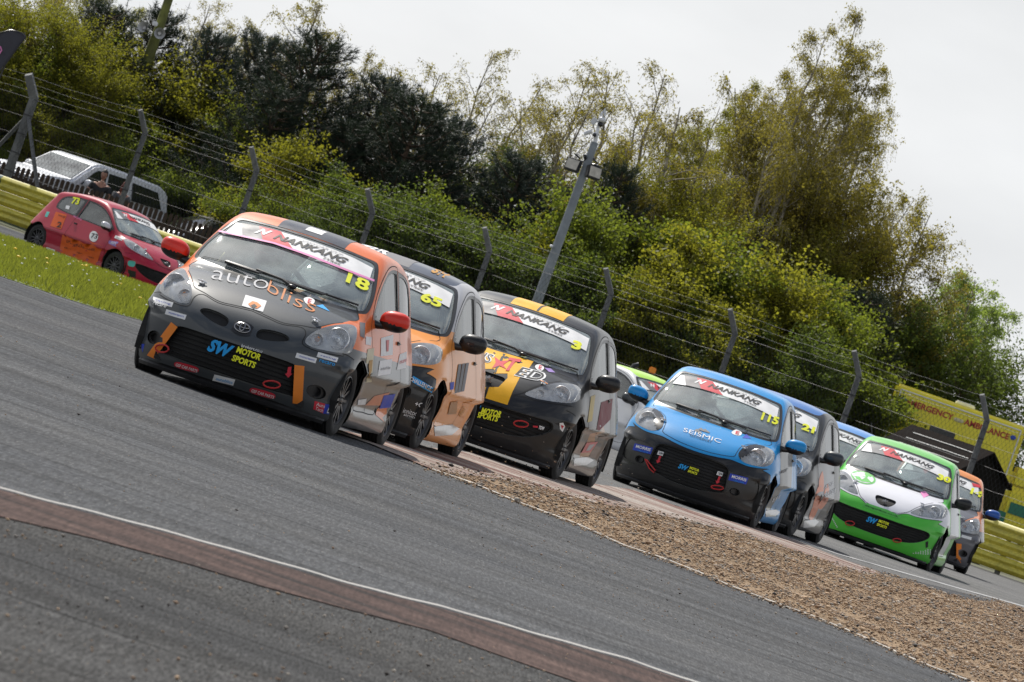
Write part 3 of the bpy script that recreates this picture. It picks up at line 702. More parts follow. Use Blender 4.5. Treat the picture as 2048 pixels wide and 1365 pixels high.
# ------------------------------------------------------------------ ground, track, kerb, gravel, grass
def gxy(pts): return [tuple(gpx(*p)[:2]) for p in pts]
def sheet(name, xy, off, m, step=1.2, kind='structure', fn=None):
    q = densify(np.array(xy, float), step); lo, hi = q.min(0), q.max(0)
    gx, gy = np.meshgrid(np.arange(lo[0]+.3, hi[0], step), np.arange(lo[1]+.3, hi[1], step)); g = np.c_[gx.ravel(), gy.ravel()]
    if len(g): g = g[in_poly(g, q)]
    n = len(q); cv, ce, cf, *_ = delaunay_2d_cdt([Vector(a) for a in q] + [Vector(a) for a in g], [(i, (i+1) % n) for i in range(n)], [], 0, 1e-6)
    C = np.array([v[:] for v in cv]); F = np.array([f[:] for f in cf]); F = F[in_poly(C[F].mean(1), q)]
    a = C[F]; s = (a[:, 1, 0]-a[:, 0, 0])*(a[:, 2, 1]-a[:, 0, 1]) - (a[:, 1, 1]-a[:, 0, 1])*(a[:, 2, 0]-a[:, 0, 0]); F[s < 0] = F[s < 0][:, ::-1]
    z = ground(C[:, 0], C[:, 1]) + off + (fn(C) if fn else 0)
    o = mesh_obj(name, np.c_[C, z], F, [m], smooth=True); 
    if kind: o['kind'] = kind
    return o
def earth_mat():
    m = principled('earth_grass', (.06, .07, .03), .9); f = noise(m, .6, 8); setc(m, ramp(m, f, [(.35, (.05, .065, .02)), (.65, (.10, .09, .045))])); return m
def asphalt(name, base, tint=(1, 1, 1), grain=.5, streak=.25, fs=1.0):
    m = principled(name, (base,)*3, .95, spec=.06); N, L, b = nodes(m)
    g1 = noise(m, 62*fs, 3, rough=.75, stretch=(1, .05, 1)); g2 = noise(m, 150*fs, 2, rough=.6, stretch=(1, .04, 1)); big = noise(m, .35, 5); st = noise(m, 1.2, 7, rough=.62, stretch=(.10, 1.0, 1, math.radians(-8)))
    st2 = noise(m, 5.5, 5, rough=.6, stretch=(.035, 1.0, 1, math.radians(-12)))
    c = ramp(m, g1, [(.25, tuple(base*t*(1-grain) for t in tint)), (.5, tuple(base*t for t in tint)), (.78, tuple(base*t*(1+grain*1.5) for t in tint))])
    c = mixc(m, maprange(m, g2, .62, .74, 0, .55), c, tuple(min(1, base*3.6*t) for t in (1.05, 1, .94)))
    c = mixc(m, 1.0, c, ramp(m, st, [(.3, (1-streak,)*3), (.55, (1, 1, 1)), (.75, (1+streak*.8,)*3)]), 'MULTIPLY')
    c = mixc(m, 1.0, c, ramp(m, st2, [(.28, (1-streak*1.6,)*3), (.42, (1, 1, 1))]), 'MULTIPLY')
    c = mixc(m, 1.0, c, ramp(m, big, [(.3, (.86, .87, .89)), (.7, (1.12, 1.1, 1.07))]), 'MULTIPLY'); setc(m, c)
    bump(m, g1, .45, .006); return m
M_TRK = asphalt('track_asphalt', .082, (.97, 1, 1.05), .48, .40); M_APR = asphalt('coarse_asphalt', .052, (1, 1, 1), .9, .40, 1.8); M_FAR = asphalt('worn_asphalt', .135, (1.0, 1, .99), .35, .25)
xs = np.unique(np.concatenate([np.linspace(-3000, -60, 14), np.arange(-60, 60, 1.5), np.linspace(60, 3000, 14)])); ys = np.unique(np.concatenate([np.linspace(-800, 0, 6), np.arange(0, 270, 1.), np.linspace(270, 6000, 24)]))
XX, YY = np.meshgrid(xs, ys); nx = len(xs); idx = np.arange(len(ys)*nx).reshape(len(ys), nx)
o = mesh_obj('ground', np.c_[XX.ravel(), YY.ravel(), ground(XX, YY).ravel()], np.c_[idx[:-1,:-1].ravel(), idx[:-1,1:].ravel(), idx[1:,1:].ravel(), idx[1:,:-1].ravel()][:, ::-1], [earth_mat()], smooth=True); o['kind'] = 'structure'
sheet('race_track', [(-40, 8), (40, 8), (40, 174.5), (-40, 194)], .012, M_TRK, 2.0)
sheet('far_track', gxy([(740, 880), (1077, 948), (1350, 1014), (1759, 1147), (2048, 1221), (2600, 1400)]) + [(40, 172.0), (12, 174.8), (-12, 193)], .0145, M_FAR, 2.0)
WLINE = [(-420, 878), (-300, 908), (0, 987), (115, 1017.6), (363, 1081), (700, 1177), (881, 1223), (1077, 1278), (1258, 1329), (1357, 1363), (1520, 1412), (1700, 1470)]
WLO = [(x, y+4.2) for x, y in WLINE]
RLO = [(-420, 945), (-300, 975), (0, 1045), (181, 1087), (363, 1135.5), (514, 1181), (700, 1231), (851, 1269), (983, 1316), (1115, 1362), (1250, 1410), (1420, 1470)]
m_red = dry(principled('red_strip', (.15, .07, .06), .85)); N, L, b = nodes(m_red); f = noise(m_red, 60, 3, rough=.75, stretch=(1, .04, 1)); f2 = noise(m_red, 2.2, 8, rough=.7, stretch=(.35, 1, 1)); 
c = ramp(m_red, f2, [(.36, (.030, .025, .024)), (.48, (.064, .042, .037)), (.7, (.115, .077, .066))]); setc(m_red, mixc(m_red, 1, c, ramp(m_red, f, [(.3, (.6,)*3), (.7, (1.4,)*3)]), 'MULTIPLY')); bump(m_red, f, .5, .006)
sheet('red_painted_strip', gxy(WLINE) + gxy(RLO)[::-1], .020, m_red, .5)
m_wl = dry(principled('white_line_paint', (.72, .72, .70), .6)); f = noise(m_wl, 40, 5, rough=.7); f2 = noise(m_wl, 3, 6, rough=.7); setc(m_wl, mixc(m_wl, maprange(m_wl, f2, .55, .75, 0, .5), ramp(m_wl, f, [(.3, (.22, .21, .20)), (.5, (.40, .39, .37))]), (.2, .18, .17)))
# the white line is a low raised kerb lip with a dark front edge
up, lo_ = gxy(WLINE), gxy(WLO); V = []; F = []
for (a, b_) in zip(densify(up, .35, False), densify(lo_, .35, False)[:10**6]): pass
U = np.array([up[0]] + up[1:]); Lw = np.array(lo_); tt = np.linspace(0, len(U)-1, 160); U2 = np.c_[np.interp(tt, range(len(U)), U[:, 0]), np.interp(tt, range(len(U)), U[:, 1])]; L2 = np.c_[np.interp(tt, range(len(U)), Lw[:, 0]), np.interp(tt, range(len(U)), Lw[:, 1])]
for (a, b_) in zip(U2, L2):
    wv = .0012*math.sin(a[0]*9)+.001*math.sin(a[0]*23); V += [(a[0], a[1], float(ground(*a))+.024+wv), (b_[0], b_[1], float(ground(*b_))+.026+wv), (b_[0], b_[1]-.01, float(ground(*b_))+.008)]
for i in range(len(U2)-1): F += [(3*i+1, 3*i+4, 3*i+3, 3*i), (3*i+2, 3*i+5, 3*i+4, 3*i+1)]
o = mesh_obj('white_edge_line', V, F, [m_wl]); o['kind'] = 'structure'
# apron nearest the camera
sheet('coarse_apron', gxy(RLO) + [(30, 6), (-30, 6)], .016, M_APR, 1.0)
# gravel trap
GLO = [(862, 944), (941, 971), (1040, 1012), (1153, 1054), (1247, 1097), (1323, 1122), (1400, 1152), (1452, 1175), (1541, 1209), (1623, 1238), (1718, 1277), (1793, 1311), (1861, 1340), (1929, 1365), (2060, 1420), (2240, 1500)]
GUP = [(862, 944), (926, 952), (1013, 963), (1096, 982), (1187, 1008), (1258, 1020), (1350, 1040), (1452, 1062), (1541, 1090), (1640, 1124), (1711, 1148), (1759, 1151), (1827, 1168), (1895, 1195), (1946, 1206), (1998, 1206), (2048, 1222), (2120, 1245), (2400, 1340)]
KUP = [(640, 858), (730, 876), (830, 897), (941, 910), (1077, 950), (1187, 972), (1266, 984), (1350, 1016), (1452, 1045), (1554, 1070), (1623, 1098), (1691, 1125), (1759, 1148)]
KLO = [(640, 860), (740, 893), (862, 944), (926, 954), (1013, 965), (1096, 984), (1187, 1010), (1258, 1022), (1350, 1042), (1452, 1064), (1541, 1092), (1640, 1126), (1711, 1149), (1759, 1152)]
gl, gu = gxy(GLO), gxy(GUP); GP = np.array(gl + gu[::-1][:-1])
m_gr = dry(principled('gravel_bed', (.2, .15, .11), .95)); f = noise(m_gr, 34, 4, rough=.7); f2 = noise(m_gr, .8, 6); setc(m_gr, mixc(m_gr, 1, ramp(m_gr, f, [(.3, (.08, .055, .038)), (.5, (.27, .19, .12)), (.72, (.42, .32, .22))]), ramp(m_gr, f2, [(.3, (.75,)*3), (.7, (1.2,)*3)]), 'MULTIPLY')); bump(m_gr, f, 1, .02)
def edge_dist(C, poly):
    d = np.full(len(C), 1e9)
    for i in range(len(poly)):
        a, b_ = poly[i-1], poly[i]; ab = b_-a; t = np.clip(((C-a) @ ab)/(ab @ ab + 1e-9), 0, 1); d = np.minimum(d, np.linalg.norm(C - a - t[:, None]*ab, axis=1))
    return d
def mound(C): 
    d = edge_dist(C, GP); return ss(d/.9)*(.022 + .014*np.sin(C[:, 0]*3.1+C[:, 1]*.9) + .011*np.sin(C[:, 0]*1.3-C[:, 1]*.43+1) + .006*np.sin(C[:, 0]*7+C[:, 1]*2.3))
sheet('gravel_trap', GP, .014, m_gr, .45, 'stuff', mound)
# loose stones: small faceted pebbles lying on the bed
ico = [(0,0,1),(.894,0,.447),(.276,.85,.447),(-.724,.526,.447),(-.724,-.526,.447),(.276,-.85,.447),(0,0,-.6)]
icoF = [(0,1,2),(0,2,3),(0,3,4),(0,4,5),(0,5,1),(6,2,1),(6,3,2),(6,4,3),(6,5,4),(6,1,5)]
def pebbles(name, C, z, size, mats, rng, wts, flat_=.75):
    n = len(C); B = np.array(ico)[None]*rng.uniform(.75, 1.25, (n, 7, 1)); a = rng.uniform(0, 2*np.pi, n); ca, sa = np.cos(a)[:, None], np.sin(a)[:, None]; B[:, :, 0] *= rng.uniform(.8, 1.7, (n, 1))
    x, y = B[:, :, 0]*ca-B[:, :, 1]*sa, B[:, :, 0]*sa+B[:, :, 1]*ca; V = np.stack([x, y, B[:, :, 2]*flat_], 2)*size[:, None, None] + np.c_[C, z + size*.3][:, None]
    F = (np.array(icoF)[None] + (np.arange(n)*7)[:, None, None]).reshape(-1, 3); mi = np.repeat(rng.choice(len(mats), n, p=wts), 10)
    o = mesh_obj(name, V.reshape(-1, 3), F, mats, fmat=mi); o['kind'] = 'stuff'; return o
def peb(n, c): return mat(n, c, .85, var=.35, scale=25)
PM = [peb('pebble_tan', (.42, .29, .18)), peb('pebble_brown', (.24, .155, .095)), peb('pebble_grey', (.27, .24, .205)), peb('pebble_dark', (.045, .038, .034)), peb('pebble_pale', (.52, .45, .37))]
def scatter(poly, n, rng):
    lo, hi = poly.min(0), poly.max(0); out = []
    while len(out) < n:
        p = rng.uniform(lo, hi, (n*2, 2)); p = p[in_poly(p, poly)]; out += list(p)
    return np.array(out[:n])
vis = GP[(GP[:, 1] < 140)]
C = scatter(GP, 95000, RNG); k = (np.abs(C[:, 0]*FOC/C[:, 1]) < 1400); C = C[k]
pebbles('gravel_stones', C, ground(C[:, 0], C[:, 1]) + .014 + mound(C), RNG.lognormal(math.log(.0066), .45, len(C)), PM, RNG, [.44, .29, .12, .09, .06])
# pale concrete edging along the lower side of the trap, faded kerb along the upper side
q = np.array(gl); tt = np.linspace(0, len(q)-1, 200); q = np.c_[np.interp(tt, range(len(q)), q[:, 0]), np.interp(tt, range(len(q)), q[:, 1])]; q2 = q.copy(); q2[:, 1] -= .06
V = []; F = []
for a, b_ in zip(q, q2): V += [(a[0], a[1]+.03, float(ground(*a))+.027), (b_[0], b_[1], float(ground(*b_))+.023)]
o = mesh_obj('gravel_edging', V, [(2*i+1, 2*i+3, 2*i+2, 2*i) for i in range(len(q)-1)], [mat('edging_concrete', (.36, .34, .31), .9, var=.55, scale=9)]); o['kind'] = 'structure'
m_k = dry(principled('worn_kerb_paint', (.4, .3, .28), .75)); f = noise(m_k, 1.2, 9, rough=.75, stretch=(.25, 1.1, 1)); f2 = noise(m_k, 22, 5, rough=.7)
c = ramp(m_k, f, [(.36, (.09, .07, .06)), (.43, (.19, .085, .07)), (.47, (.24, .17, .145)), (.53, (.33, .28, .245)), (.70, (.46, .42, .38))]); setc(m_k, mixc(m_k, 1, c, ramp(m_k, f2, [(.3, (.4,)*3), (.6, (1.1,)*3)]), 'MULTIPLY')); bump(m_k, f2, .4, .01)
sheet('worn_kerb', gxy(KUP) + gxy(KLO)[::-1], .021, m_k, .4)
# thin faint line beyond the kerb
fl = [(1600, 1084), (1674, 1110), (1800, 1146), (1929, 1182), (2048, 1215), (2200, 1258)]; sheet('faint_white_line', gxy(fl) + gxy([(x, y+2.0) for x, y in fl])[::-1], .018, mat('faded_line', (.3, .3, .3), .8, var=.3), .8)
# stones thrown on the asphalt
TP = np.array(gxy([(-40, 700), (2080, 1225), (2080, 1440), (900, 1400), (-40, 1400)])); 
C = scatter(np.array(gxy([(-60, 640), (500, 800), (2100, 1300), (2300, 1520), (-60, 1520)])), 900, RNG); C2 = scatter(np.array(gxy(RLO))[:, :].tolist() and np.array(gxy(RLO) + [(1.6, 12), (-2.6, 12)]), 2600, RNG); C3 = scatter(np.array(gxy([(700, 850), (900, 935), (1400, 1150), (1900, 1350), (1750, 1380), (1100, 1200), (800, 1000)])), 500, RNG)
ii = RNG.integers(0, len(GP), 6500); tt_ = RNG.random(6500)[:, None]; C4 = GP[ii]*(1-tt_) + GP[(ii+1) % len(GP)]*tt_ + np.c_[RNG.normal(0, .10, 6500), RNG.normal(0, .55, 6500)]; C4 = C4[np.abs(C4[:, 0]*FOC/C4[:, 1]) < 1300]
C = np.vstack([C, C2, C3]); C = C[~in_poly(C, GP)]; C4 = C4[~in_poly(C4, GP)]
pebbles('spilled_gravel', C4, ground(C4[:, 0], C4[:, 1]) + .018, RNG.lognormal(math.log(.0072), .4, len(C4)), PM, RNG, [.38, .24, .14, .08, .16])
pebbles('loose_stones', C, ground(C[:, 0], C[:, 1]) + .018, RNG.lognormal(math.log(.0036), .42, len(C)), PM, RNG, [.34, .26, .2, .12, .08])
# grass wedge
GRS = [(-700, 340), (-200, 492), (0, 556), (65, 578), (130, 600), (200, 622), (275, 642), (420, 690), (420, 612), (300, 576), (200, 545), (60, 496), (0, 477), (-300, 380), (-700, 250)]
gp = np.array(gxy(GRS)); m_g0 = principled('turf', (.07, .11, .02), .95); f = noise(m_g0, 1.5, 6); setc(m_g0, ramp(m_g0, f, [(.3, (.045, .075, .012)), (.7, (.12, .15, .035))]))
sheet('turf', gp, .016, m_g0, 1.0, 'structure')
def leaf_mat(name, col, trans=.45, var=.35, scale=1.2, tcol=None, rough=.55, pos=1.0):
    m = bpy.data.materials.new(name); m.use_nodes = True; N = m.node_tree.nodes; L = m.node_tree.links; b = N['Principled BSDF']; out = N['Material Output']
    b.inputs['Roughness'].default_value = rough; b.inputs['Specular IOR Level'].default_value = .18; f = noise(m, scale, 4, rough=.6); f2 = noise(m, scale*9, 2)
    lo = tuple(c*(1-var) for c in col); hi = tuple(min(1, c*(1+var)) for c in col); c = mixc(m, .5, ramp(m, f, [(.3, lo), (.7, hi)]), ramp(m, f2, [(.3, lo), (.7, hi)])); L.new(c, b.inputs['Base Color'])
    t = N.new('ShaderNodeBsdfTranslucent'); tc = tcol or tuple(min(1, x*1.9) for x in (col[0]*1.15, col[1]*1.1, col[2]*.5)); x = mixc(m, 1, ramp(m, f2, [(.3, tuple(v*.7 for v in tc)), (.7, tuple(min(1, v*1.25) for v in tc))]), (1., 1., 1.), 'MULTIPLY'); L.new(x, t.inputs[0])
    s = N.new('ShaderNodeMixShader'); s.inputs[0].default_value = trans; L.new(b.outputs[0], s.inputs[1]); L.new(t.outputs[0], s.inputs[2]); L.new(s.outputs[0], out.inputs[0]); return m
C = scatter(gp[(gp[:, 0] > -60)], 150000, RNG); k = (np.abs(C[:, 0]*FOC/C[:, 1]) < 1300); C = C[k]; n = len(C)
h = RNG.uniform(.03, .075, n)*(1+.4*np.sin(C[:, 0]*2+C[:, 1])); a = RNG.uniform(0, np.pi, n); wd = .006 + RNG.uniform(0, .006, n); dx, dy = np.cos(a)*wd, np.sin(a)*wd*.3; z = ground(C[:, 0], C[:, 1])+.01; lx, ly = RNG.normal(0, .35, n)*h, RNG.normal(0, .35, n)*h
V = np.stack([np.c_[C[:, 0]-dx, C[:, 1]-dy, z], np.c_[C[:, 0]+dx, C[:, 1]+dy, z], np.c_[C[:, 0]+lx, C[:, 1]+ly, z+h]], 1).reshape(-1, 3)
o = mesh_obj('grass', V, np.arange(3*n).reshape(n, 3), [leaf_mat('grass_blade', (.125, .145, .032), .4, .4, .5)]); o['kind'] = 'stuff'
M_DAN, M_DAI = mat('dandelion_yellow', (.75, .5, .01), .6, var=.1), mat('daisy_white', (.75, .75, .72), .6, var=.05)
C = scatter(gp[(gp[:, 0] > -60)], 900, RNG); C = C[np.abs(C[:, 0]*FOC/C[:, 1]) < 1300][:170]; mb = MB()
for i, (x, y) in enumerate(C): mb.mi = 0 if i % 4 == 0 else 1; r = .022 if i % 4 == 0 else .012; mb.ell((x, y, float(ground(x, y))+.07), (r*1.3, r, r*.7), 1)
o = mb.build('wild_flowers', [M_DAN, M_DAI]); o['kind'] = 'stuff'

# ------------------------------------------------------------------ stickers, stripes and lettering laid on the bodywork
TXT = {}
def text_mesh(s, bold=0.0, shear=0.0, space=1.0):
    k = (s, bold, shear, space)
    if k not in TXT:
        cu = bpy.data.curves.new('lettering', 'FONT'); cu.body = s; cu.size = 1; cu.offset = bold; cu.shear = shear; cu.resolution_u = 3; cu.space_character = space
        o = bpy.data.objects.new('lettering', cu); COL.objects.link(o); dg = bpy.context.evaluated_depsgraph_get(); me = bpy.data.meshes.new_from_object(o.evaluated_get(dg))
        V = np.array([v.co[:2] for v in me.vertices]); F = [tuple(p.vertices) for p in me.polygons]
        bpy.data.objects.remove(o); bpy.data.meshes.remove(me); V -= V.min(0); TXT[k] = (V/V.max(0), F)
    return TXT[k]
def flat(name, col, rough=.55, **k): return mat(name, col, rough, var=.08, spec=.25, **k)
SW, SK, SY, SR_, SB, SO = flat('sticker_white', (.72, .72, .72)), flat('sticker_black', (.015, .015, .016)), flat('sticker_yellow', (.78, .80, .03)), flat('sticker_red', (.55, .03, .05)), flat('sticker_blue', (.03, .06, .42)), flat('sticker_orange', (.75, .22, .03))
SG, SCY, SPK, SGR = flat('sticker_grey', (.16, .16, .17)), flat('sticker_cyan', (.02, .32, .72)), flat('sticker_pink', (.75, .25, .5)), flat('sticker_green', (.1, .45, .08))
class Deco:
    """projects 2-d outlines onto one car; mode 'px' along the sight line of a photograph pixel, 'f' straight from the front in (y, z)"""
    def __init__(s, car, model, crop=None):
        s.car, s.S = car, shape(model); s.M = car.matrix_world.inverted(); s.crop = crop; s.o = s.M @ Vector((0, 0, CZ)); s.R = s.M.to_3x3(); s.model = model; s.mode = 'px'
    def ray(s, p):
        if s.mode == 't': return s.S['bvh'].ray_cast(Vector((p[0], p[1], 1.8)), Vector((0, 0, -1)))
        if s.mode == 'f': return s.S['bvh'].ray_cast(Vector((2.4, p[0], p[1])), Vector((-1, 0, 0)))
        if s.crop: k, ox, oy = s.crop; p = (ox+p[0]/k, oy+p[1]/k)
        return s.S['bvh'].ray_cast(s.o, (s.R @ px_dir(*p)).normalized())
    def put(s, name, V2, F, m, off, parent=None):
        V = []; ok = []
        for p in V2:
            h = s.ray(p)
            if h[0] is None: V.append((0, 0, 0)); ok.append(False); continue
            if s.S['skip'][h[2]] and off < .0095: V.append(tuple(h[0])); ok.append(False); continue
            n = Vector(body_grad(np.array([h[0][:]]), s.model)[0]); V.append(tuple(h[0] + n*off)); ok.append(True)
        V = np.array(V); N = body_grad(V, s.model); FF = []
        for f in F:
            if not all(ok[i] for i in f): continue
            P = V[list(f)]
            if np.linalg.norm(P-P.mean(0), axis=1).max() > .45: continue
            if len(f) >= 3:
                g = np.cross(P[1]-P[0], P[2]-P[0])
                FF.append(tuple(f) if g @ N[f[0]] >= 0 else tuple(f)[::-1])
        if not FF: return None
        if name not in ('lettering',):      # keep the one connected piece
            root_ = list(range(len(V)))
            def fd(i):
                while root_[i] != i: root_[i] = root_[root_[i]]; i = root_[i]
                return i
            for f in FF:
                for q in f[1:]: root_[fd(q)] = fd(f[0])
            cnt = {}
            for f in FF: cnt[fd(f[0])] = cnt.get(fd(f[0]), 0) + 1
            big = max(cnt, key=cnt.get); FF = [f for f in FF if fd(f[0]) == big]
        us = sorted({i for f in FF for i in f}); mp_ = {a: b for b, a in enumerate(us)}; V = V[us]; N = N[us]; FF = [tuple(mp_[i] for i in f) for f in FF]
        return mesh_obj(name, V, FF, [m], parent or s.car, normals=N)
    def poly(s, pts, m, off=.003, name='sticker', step=None, smooth=0, parent=None, closed=True):
        if smooth: pts = smooth_loop(pts, True, smooth)
        k = s.crop[0] if s.crop else 1; step = step or (.035 if s.mode == 'f' else .05 if s.mode == 't' else 9*k)
        q = densify(pts, step); lo, hi = q.min(0), q.max(0)
        gx, gy = np.meshgrid(np.arange(lo[0]+step/2, hi[0], step), np.arange(lo[1]+step/2, hi[1], step)); g = np.c_[gx.ravel(), gy.ravel()]
        if len(g): g = g[in_poly(g, q)]
        if len(g): g = g[np.array([np.hypot(*(q-a).T).min() > step*.35 for a in g])]
        vs = [Vector(a) for a in q] + [Vector(a) for a in g]; n = len(q)
        cv, ce, cf, *_ = delaunay_2d_cdt(vs, [(i, (i+1) % n) for i in range(n)], [], 0, 1e-7)
        C = np.array([v[:] for v in cv]); F = [f[:] for f in cf]; F = [f for f in F if in_poly(C[list(f)].mean(0)[None], q)[0]]
        return s.put(name, C, F, m, off, parent)
    def text(s, t, a, b, h, m, off=.005, bold=.02, shear=0, mid=None, name='lettering', parent=None, up=None):
        """baseline from a to b (mid = point the baseline bends through), height h in the image's own units"""
        V, F = text_mesh(t, bold, shear); a = np.array(a, float); b = np.array(b, float); d = b-a
        if up is None:
            up = np.array([SR, -CR])*h if s.mode == 'px' else np.array([0, h])
        else: up = np.array(up, float)
        bend = np.zeros(2) if mid is None else (np.array(mid, float) - (a+b)/2)
        P = a + V[:, :1]*d + V[:, 1:]*up + (4*V[:, :1]*(1-V[:, :1]))*bend
        return s.put(name, P, F, m, off, parent)
    def rect(s, c, w, h, m, ang=19.2, sk=0, **k):
        """sticker centred at c; ang = tilt of its long side in the photograph"""
        a = math.radians(ang); ux = np.array([math.cos(a), math.sin(a)])*w/2; uy = np.array([-math.sin(math.radians(19.2)), math.cos(math.radians(19.2))])*h/2
        c = np.array(c, float); return s.poly([c-ux-uy, c+ux-uy, c+ux+uy, c-ux+uy], m, **k)
BAN = {}
def banner(car, model):
    if model in BAN:
        root = copy_tree(BAN[model], car); return root
    D = Deco(car, model); D.mode = 'f'
    top = lambda y: 1.312 - .045*(abs(y)/.55)**2.6; bot = lambda y: top(y) - .105
    def strip(y0, y1, s0=0, s1=0, m=SW, off=.003, z0=0., z1=1., parent=None, name='banner_field'):
        P = [(y, bot(y) + (top(y)-bot(y))*z1) for y in np.linspace(y0, y1, 8)] + [(y, bot(y) + (top(y)-bot(y))*z0) for y in np.linspace(y1+s1, y0+s0, 8)]
        return D.poly(P, m, off, name, parent=parent)
    root = strip(-.54, .54, -.03, .035, SW, .003, name='windscreen_banner')
    strip(-.50, -.36, .07, .17, SG, .0045, parent=root); strip(-.37, -.20, .10, .17, SR_, .005, parent=root)
    def bl(y): return (y, bot(y))
    def tx(t, y0, y1, f0, hh, m, bold, shear, off):
        zz = lambda y: bot(y) + (top(y)-bot(y))*f0
        return D.text(t, (y0, zz(y0)), (y1, zz(y1)), hh, m, off, bold, shear, mid=((y0+y1)/2, zz((y0+y1)/2)), parent=root)
    tx('NANKANG', -.22, .36, .34, .044, SK, .03, .35, .0075); tx('N', -.37, -.25, .42, .045, SW, .05, .5, .0075)
    tx('TYRES', .19, .33, .10, .015, SK, .01, .3, .0075); tx('CITYCAR CUP', -.02, .30, .80, .014, flat('sticker_pale', (.45, .45, .46)), .01, .2, .0075)
    BAN[model] = root; return root
def swmotor(D, x, y, w):
    """blue SW beside yellow MOTOR SPORTS, centred, w = whole width in image units"""
    c, s = CR, SR; P = lambda a, b: (x + a*w*c - b*w*s, y + a*w*s + b*w*c)
    D.text('SW', P(-.5, .12), P(-.02, .12), .25*w, SCY, .006, .05, .3); D.text('MOTOR', P(.03, -.03), P(.5, -.03), .12*w, SY, .006, .04, .1); D.text('SPORTS', P(.0, .14), P(.46, .14), .12*w, SY, .006, .04, .1)
def mask_paint(name, ca, cb, test, rough=.38):
    """two coats of paint meeting on straight lines: test = list of (nx, ny, nz, d); second colour where every n.p > d"""
    m = paint(name, ca, rough=rough); N, L, b = nodes(m); src = b.inputs['Base Color'].links[0].from_node; tc = N.new('ShaderNodeTexCoord'); f = None
    for n in test:
        dt = N.new('ShaderNodeVectorMath'); dt.operation = 'DOT_PRODUCT'; dt.inputs[1].default_value = n[:3]; L.new(tc.outputs['Object'], dt.inputs[0])
        g = N.new('ShaderNodeMath'); g.operation = 'GREATER_THAN'; g.inputs[1].default_value = n[3]; L.new(dt.outputs['Value'], g.inputs[0])
        if f is None: f = g.outputs[0]
        else:
            u = N.new('ShaderNodeMath'); u.operation = 'MULTIPLY'; L.new(f, u.inputs[0]); L.new(g.outputs[0], u.inputs[1]); f = u.outputs[0]
    L.new(mixc(m, f, tuple(ca), tuple(cb)), src.inputs[6]); return m
def skin_body(name, joints, edges, m, parent, sub=2):
    me = bpy.data.meshes.new(name); me.from_pydata([j[0] for j in joints], edges, []); o = bpy.data.objects.new(name, me); COL.objects.link(o)
    sk = o.modifiers.new('skin', 'SKIN'); sk.use_smooth_shade = True; su = o.modifiers.new('sub', 'SUBSURF'); su.levels = su.render_levels = sub
    for i, j in enumerate(joints): me.skin_vertices[0].data[i].radius = j[1] if isinstance(j[1], tuple) else (j[1], j[1])
    me.skin_vertices[0].data[0].use_root = True
    dg = bpy.context.evaluated_depsgraph_get(); r = bpy.data.meshes.new_from_object(o.evaluated_get(dg)); bpy.data.objects.remove(o); r.materials.clear(); r.materials.append(m)
    o = bpy.data.objects.new(name, r); COL.objects.link(o); o.parent = parent if parent else None
    for p in r.polygons: p.use_smooth = True
    return o

# ------------------------------------------------------------------ the racing cars
GRP = 'small hatchback racing cars on the circuit'
ORA = (.72, .155, .03); GRY = (.045, .052, .058); BLK = (.010, .011, .013); BLU = (.002, .25, .60)
def pose(X, Y, z0): return (X, Y, CZ + z0)
P_ORA = paint('orange_paint', ORA); P_GRY = paint('graphite_paint', GRY, rough=.42, coat=.5); P_BLK = paint('black_paint', BLK, dirt=.10, coat=.42); P_BLU = paint('bright_blue_paint', BLU); P_RED = paint('red_mirror_paint', (.68, .03, .015), dirt=.05)
P_SIL = paint('silver_paint', (.55, .56, .58)); P_YEL = flat('stripe_yellow', (.80, .42, .02), .35)
K1 = (2.676, 230, 400); K2 = (2.676, 780, 480); K3 = (3.329, 1180, 700); K4 = (2.904, 1620, 750); K5 = (4.265, 0, 280)
# --- 18: orange and graphite leader
P_18 = mask_paint('orange_over_graphite', ORA, (.10, .105, .11), [(0, 0, -1, -.665)])
c18 = make_car('almond', pose(-1.60, 59.61, -1.107), math.radians(8.3), dict(body=P_18, hood=P_GRY, front_bumper=P_GRY, roof=P_ORA, door=P_18, mirror=P_RED),
    'orange and graphite hatchback leading the pack, number 18 and red mirror caps', GRP, math.radians(.7), math.radians(-4))
bpy.context.view_layer.update()
banner(c18, 'almond'); D = Deco(c18, 'almond', K1)
D.mode = 't'; D.poly([(.38, -.25), (-1.2, -.25), (-1.2, .28), (.38, .28)], flat('roof_grey', (.07, .075, .09), .3), .002, 'roof_stripe'); D.poly([(.30, -.06), (.10, -.06), (.10, .07), (.30, .07)], SW, .004); D.mode = 'px'
D.text('auto', (512, 424), (812, 484), 56, flat('faded_white', (.42, .42, .43)), bold=-.012); D.text('bliss', (812, 488), (1066, 606), 62, flat('faded_orange', (.55, .19, .05)), bold=-.012, mid=(930, 556))
D.text('18', (1232, 440), (1350, 496), 58, SY, bold=.03); D.poly([(558, 168), (850, 232), (1000, 283), (1386, 432), (1384, 442), (995, 292), (846, 240), (554, 176)], SPK, .009, 'pink_pinstripe')
D.rect((745, 556), 118, 62, SW, 16); D.poly([(712, 560), (735, 545), (760, 552), (782, 570), (760, 585), (728, 578)], SO, .006); D.poly([(725, 570), (745, 560), (760, 575), (740, 586)], SK, .007)
D.poly(smooth_loop([(1010, 530), (1040, 522), (1068, 540), (1055, 562), (1022, 556)], True, 4), SW); D.text('E', (1028, 552), (1046, 558), 22, SR_, .006); D.poly([(1075, 568), (1110, 562), (1150, 600)], SCY)
D.poly([(302, 655), (336, 682), (212, 850), (172, 832)], SO, .003, 'orange_stripe'); D.poly([(960, 884), (1013, 890), (1002, 1096), (950, 1088)], SO, .003, 'orange_stripe')
swmotor(D, 636, 822, 286); D.text('brokers.co.u', (675, 788), (786, 820), 16, SW, .006, bold=.01)
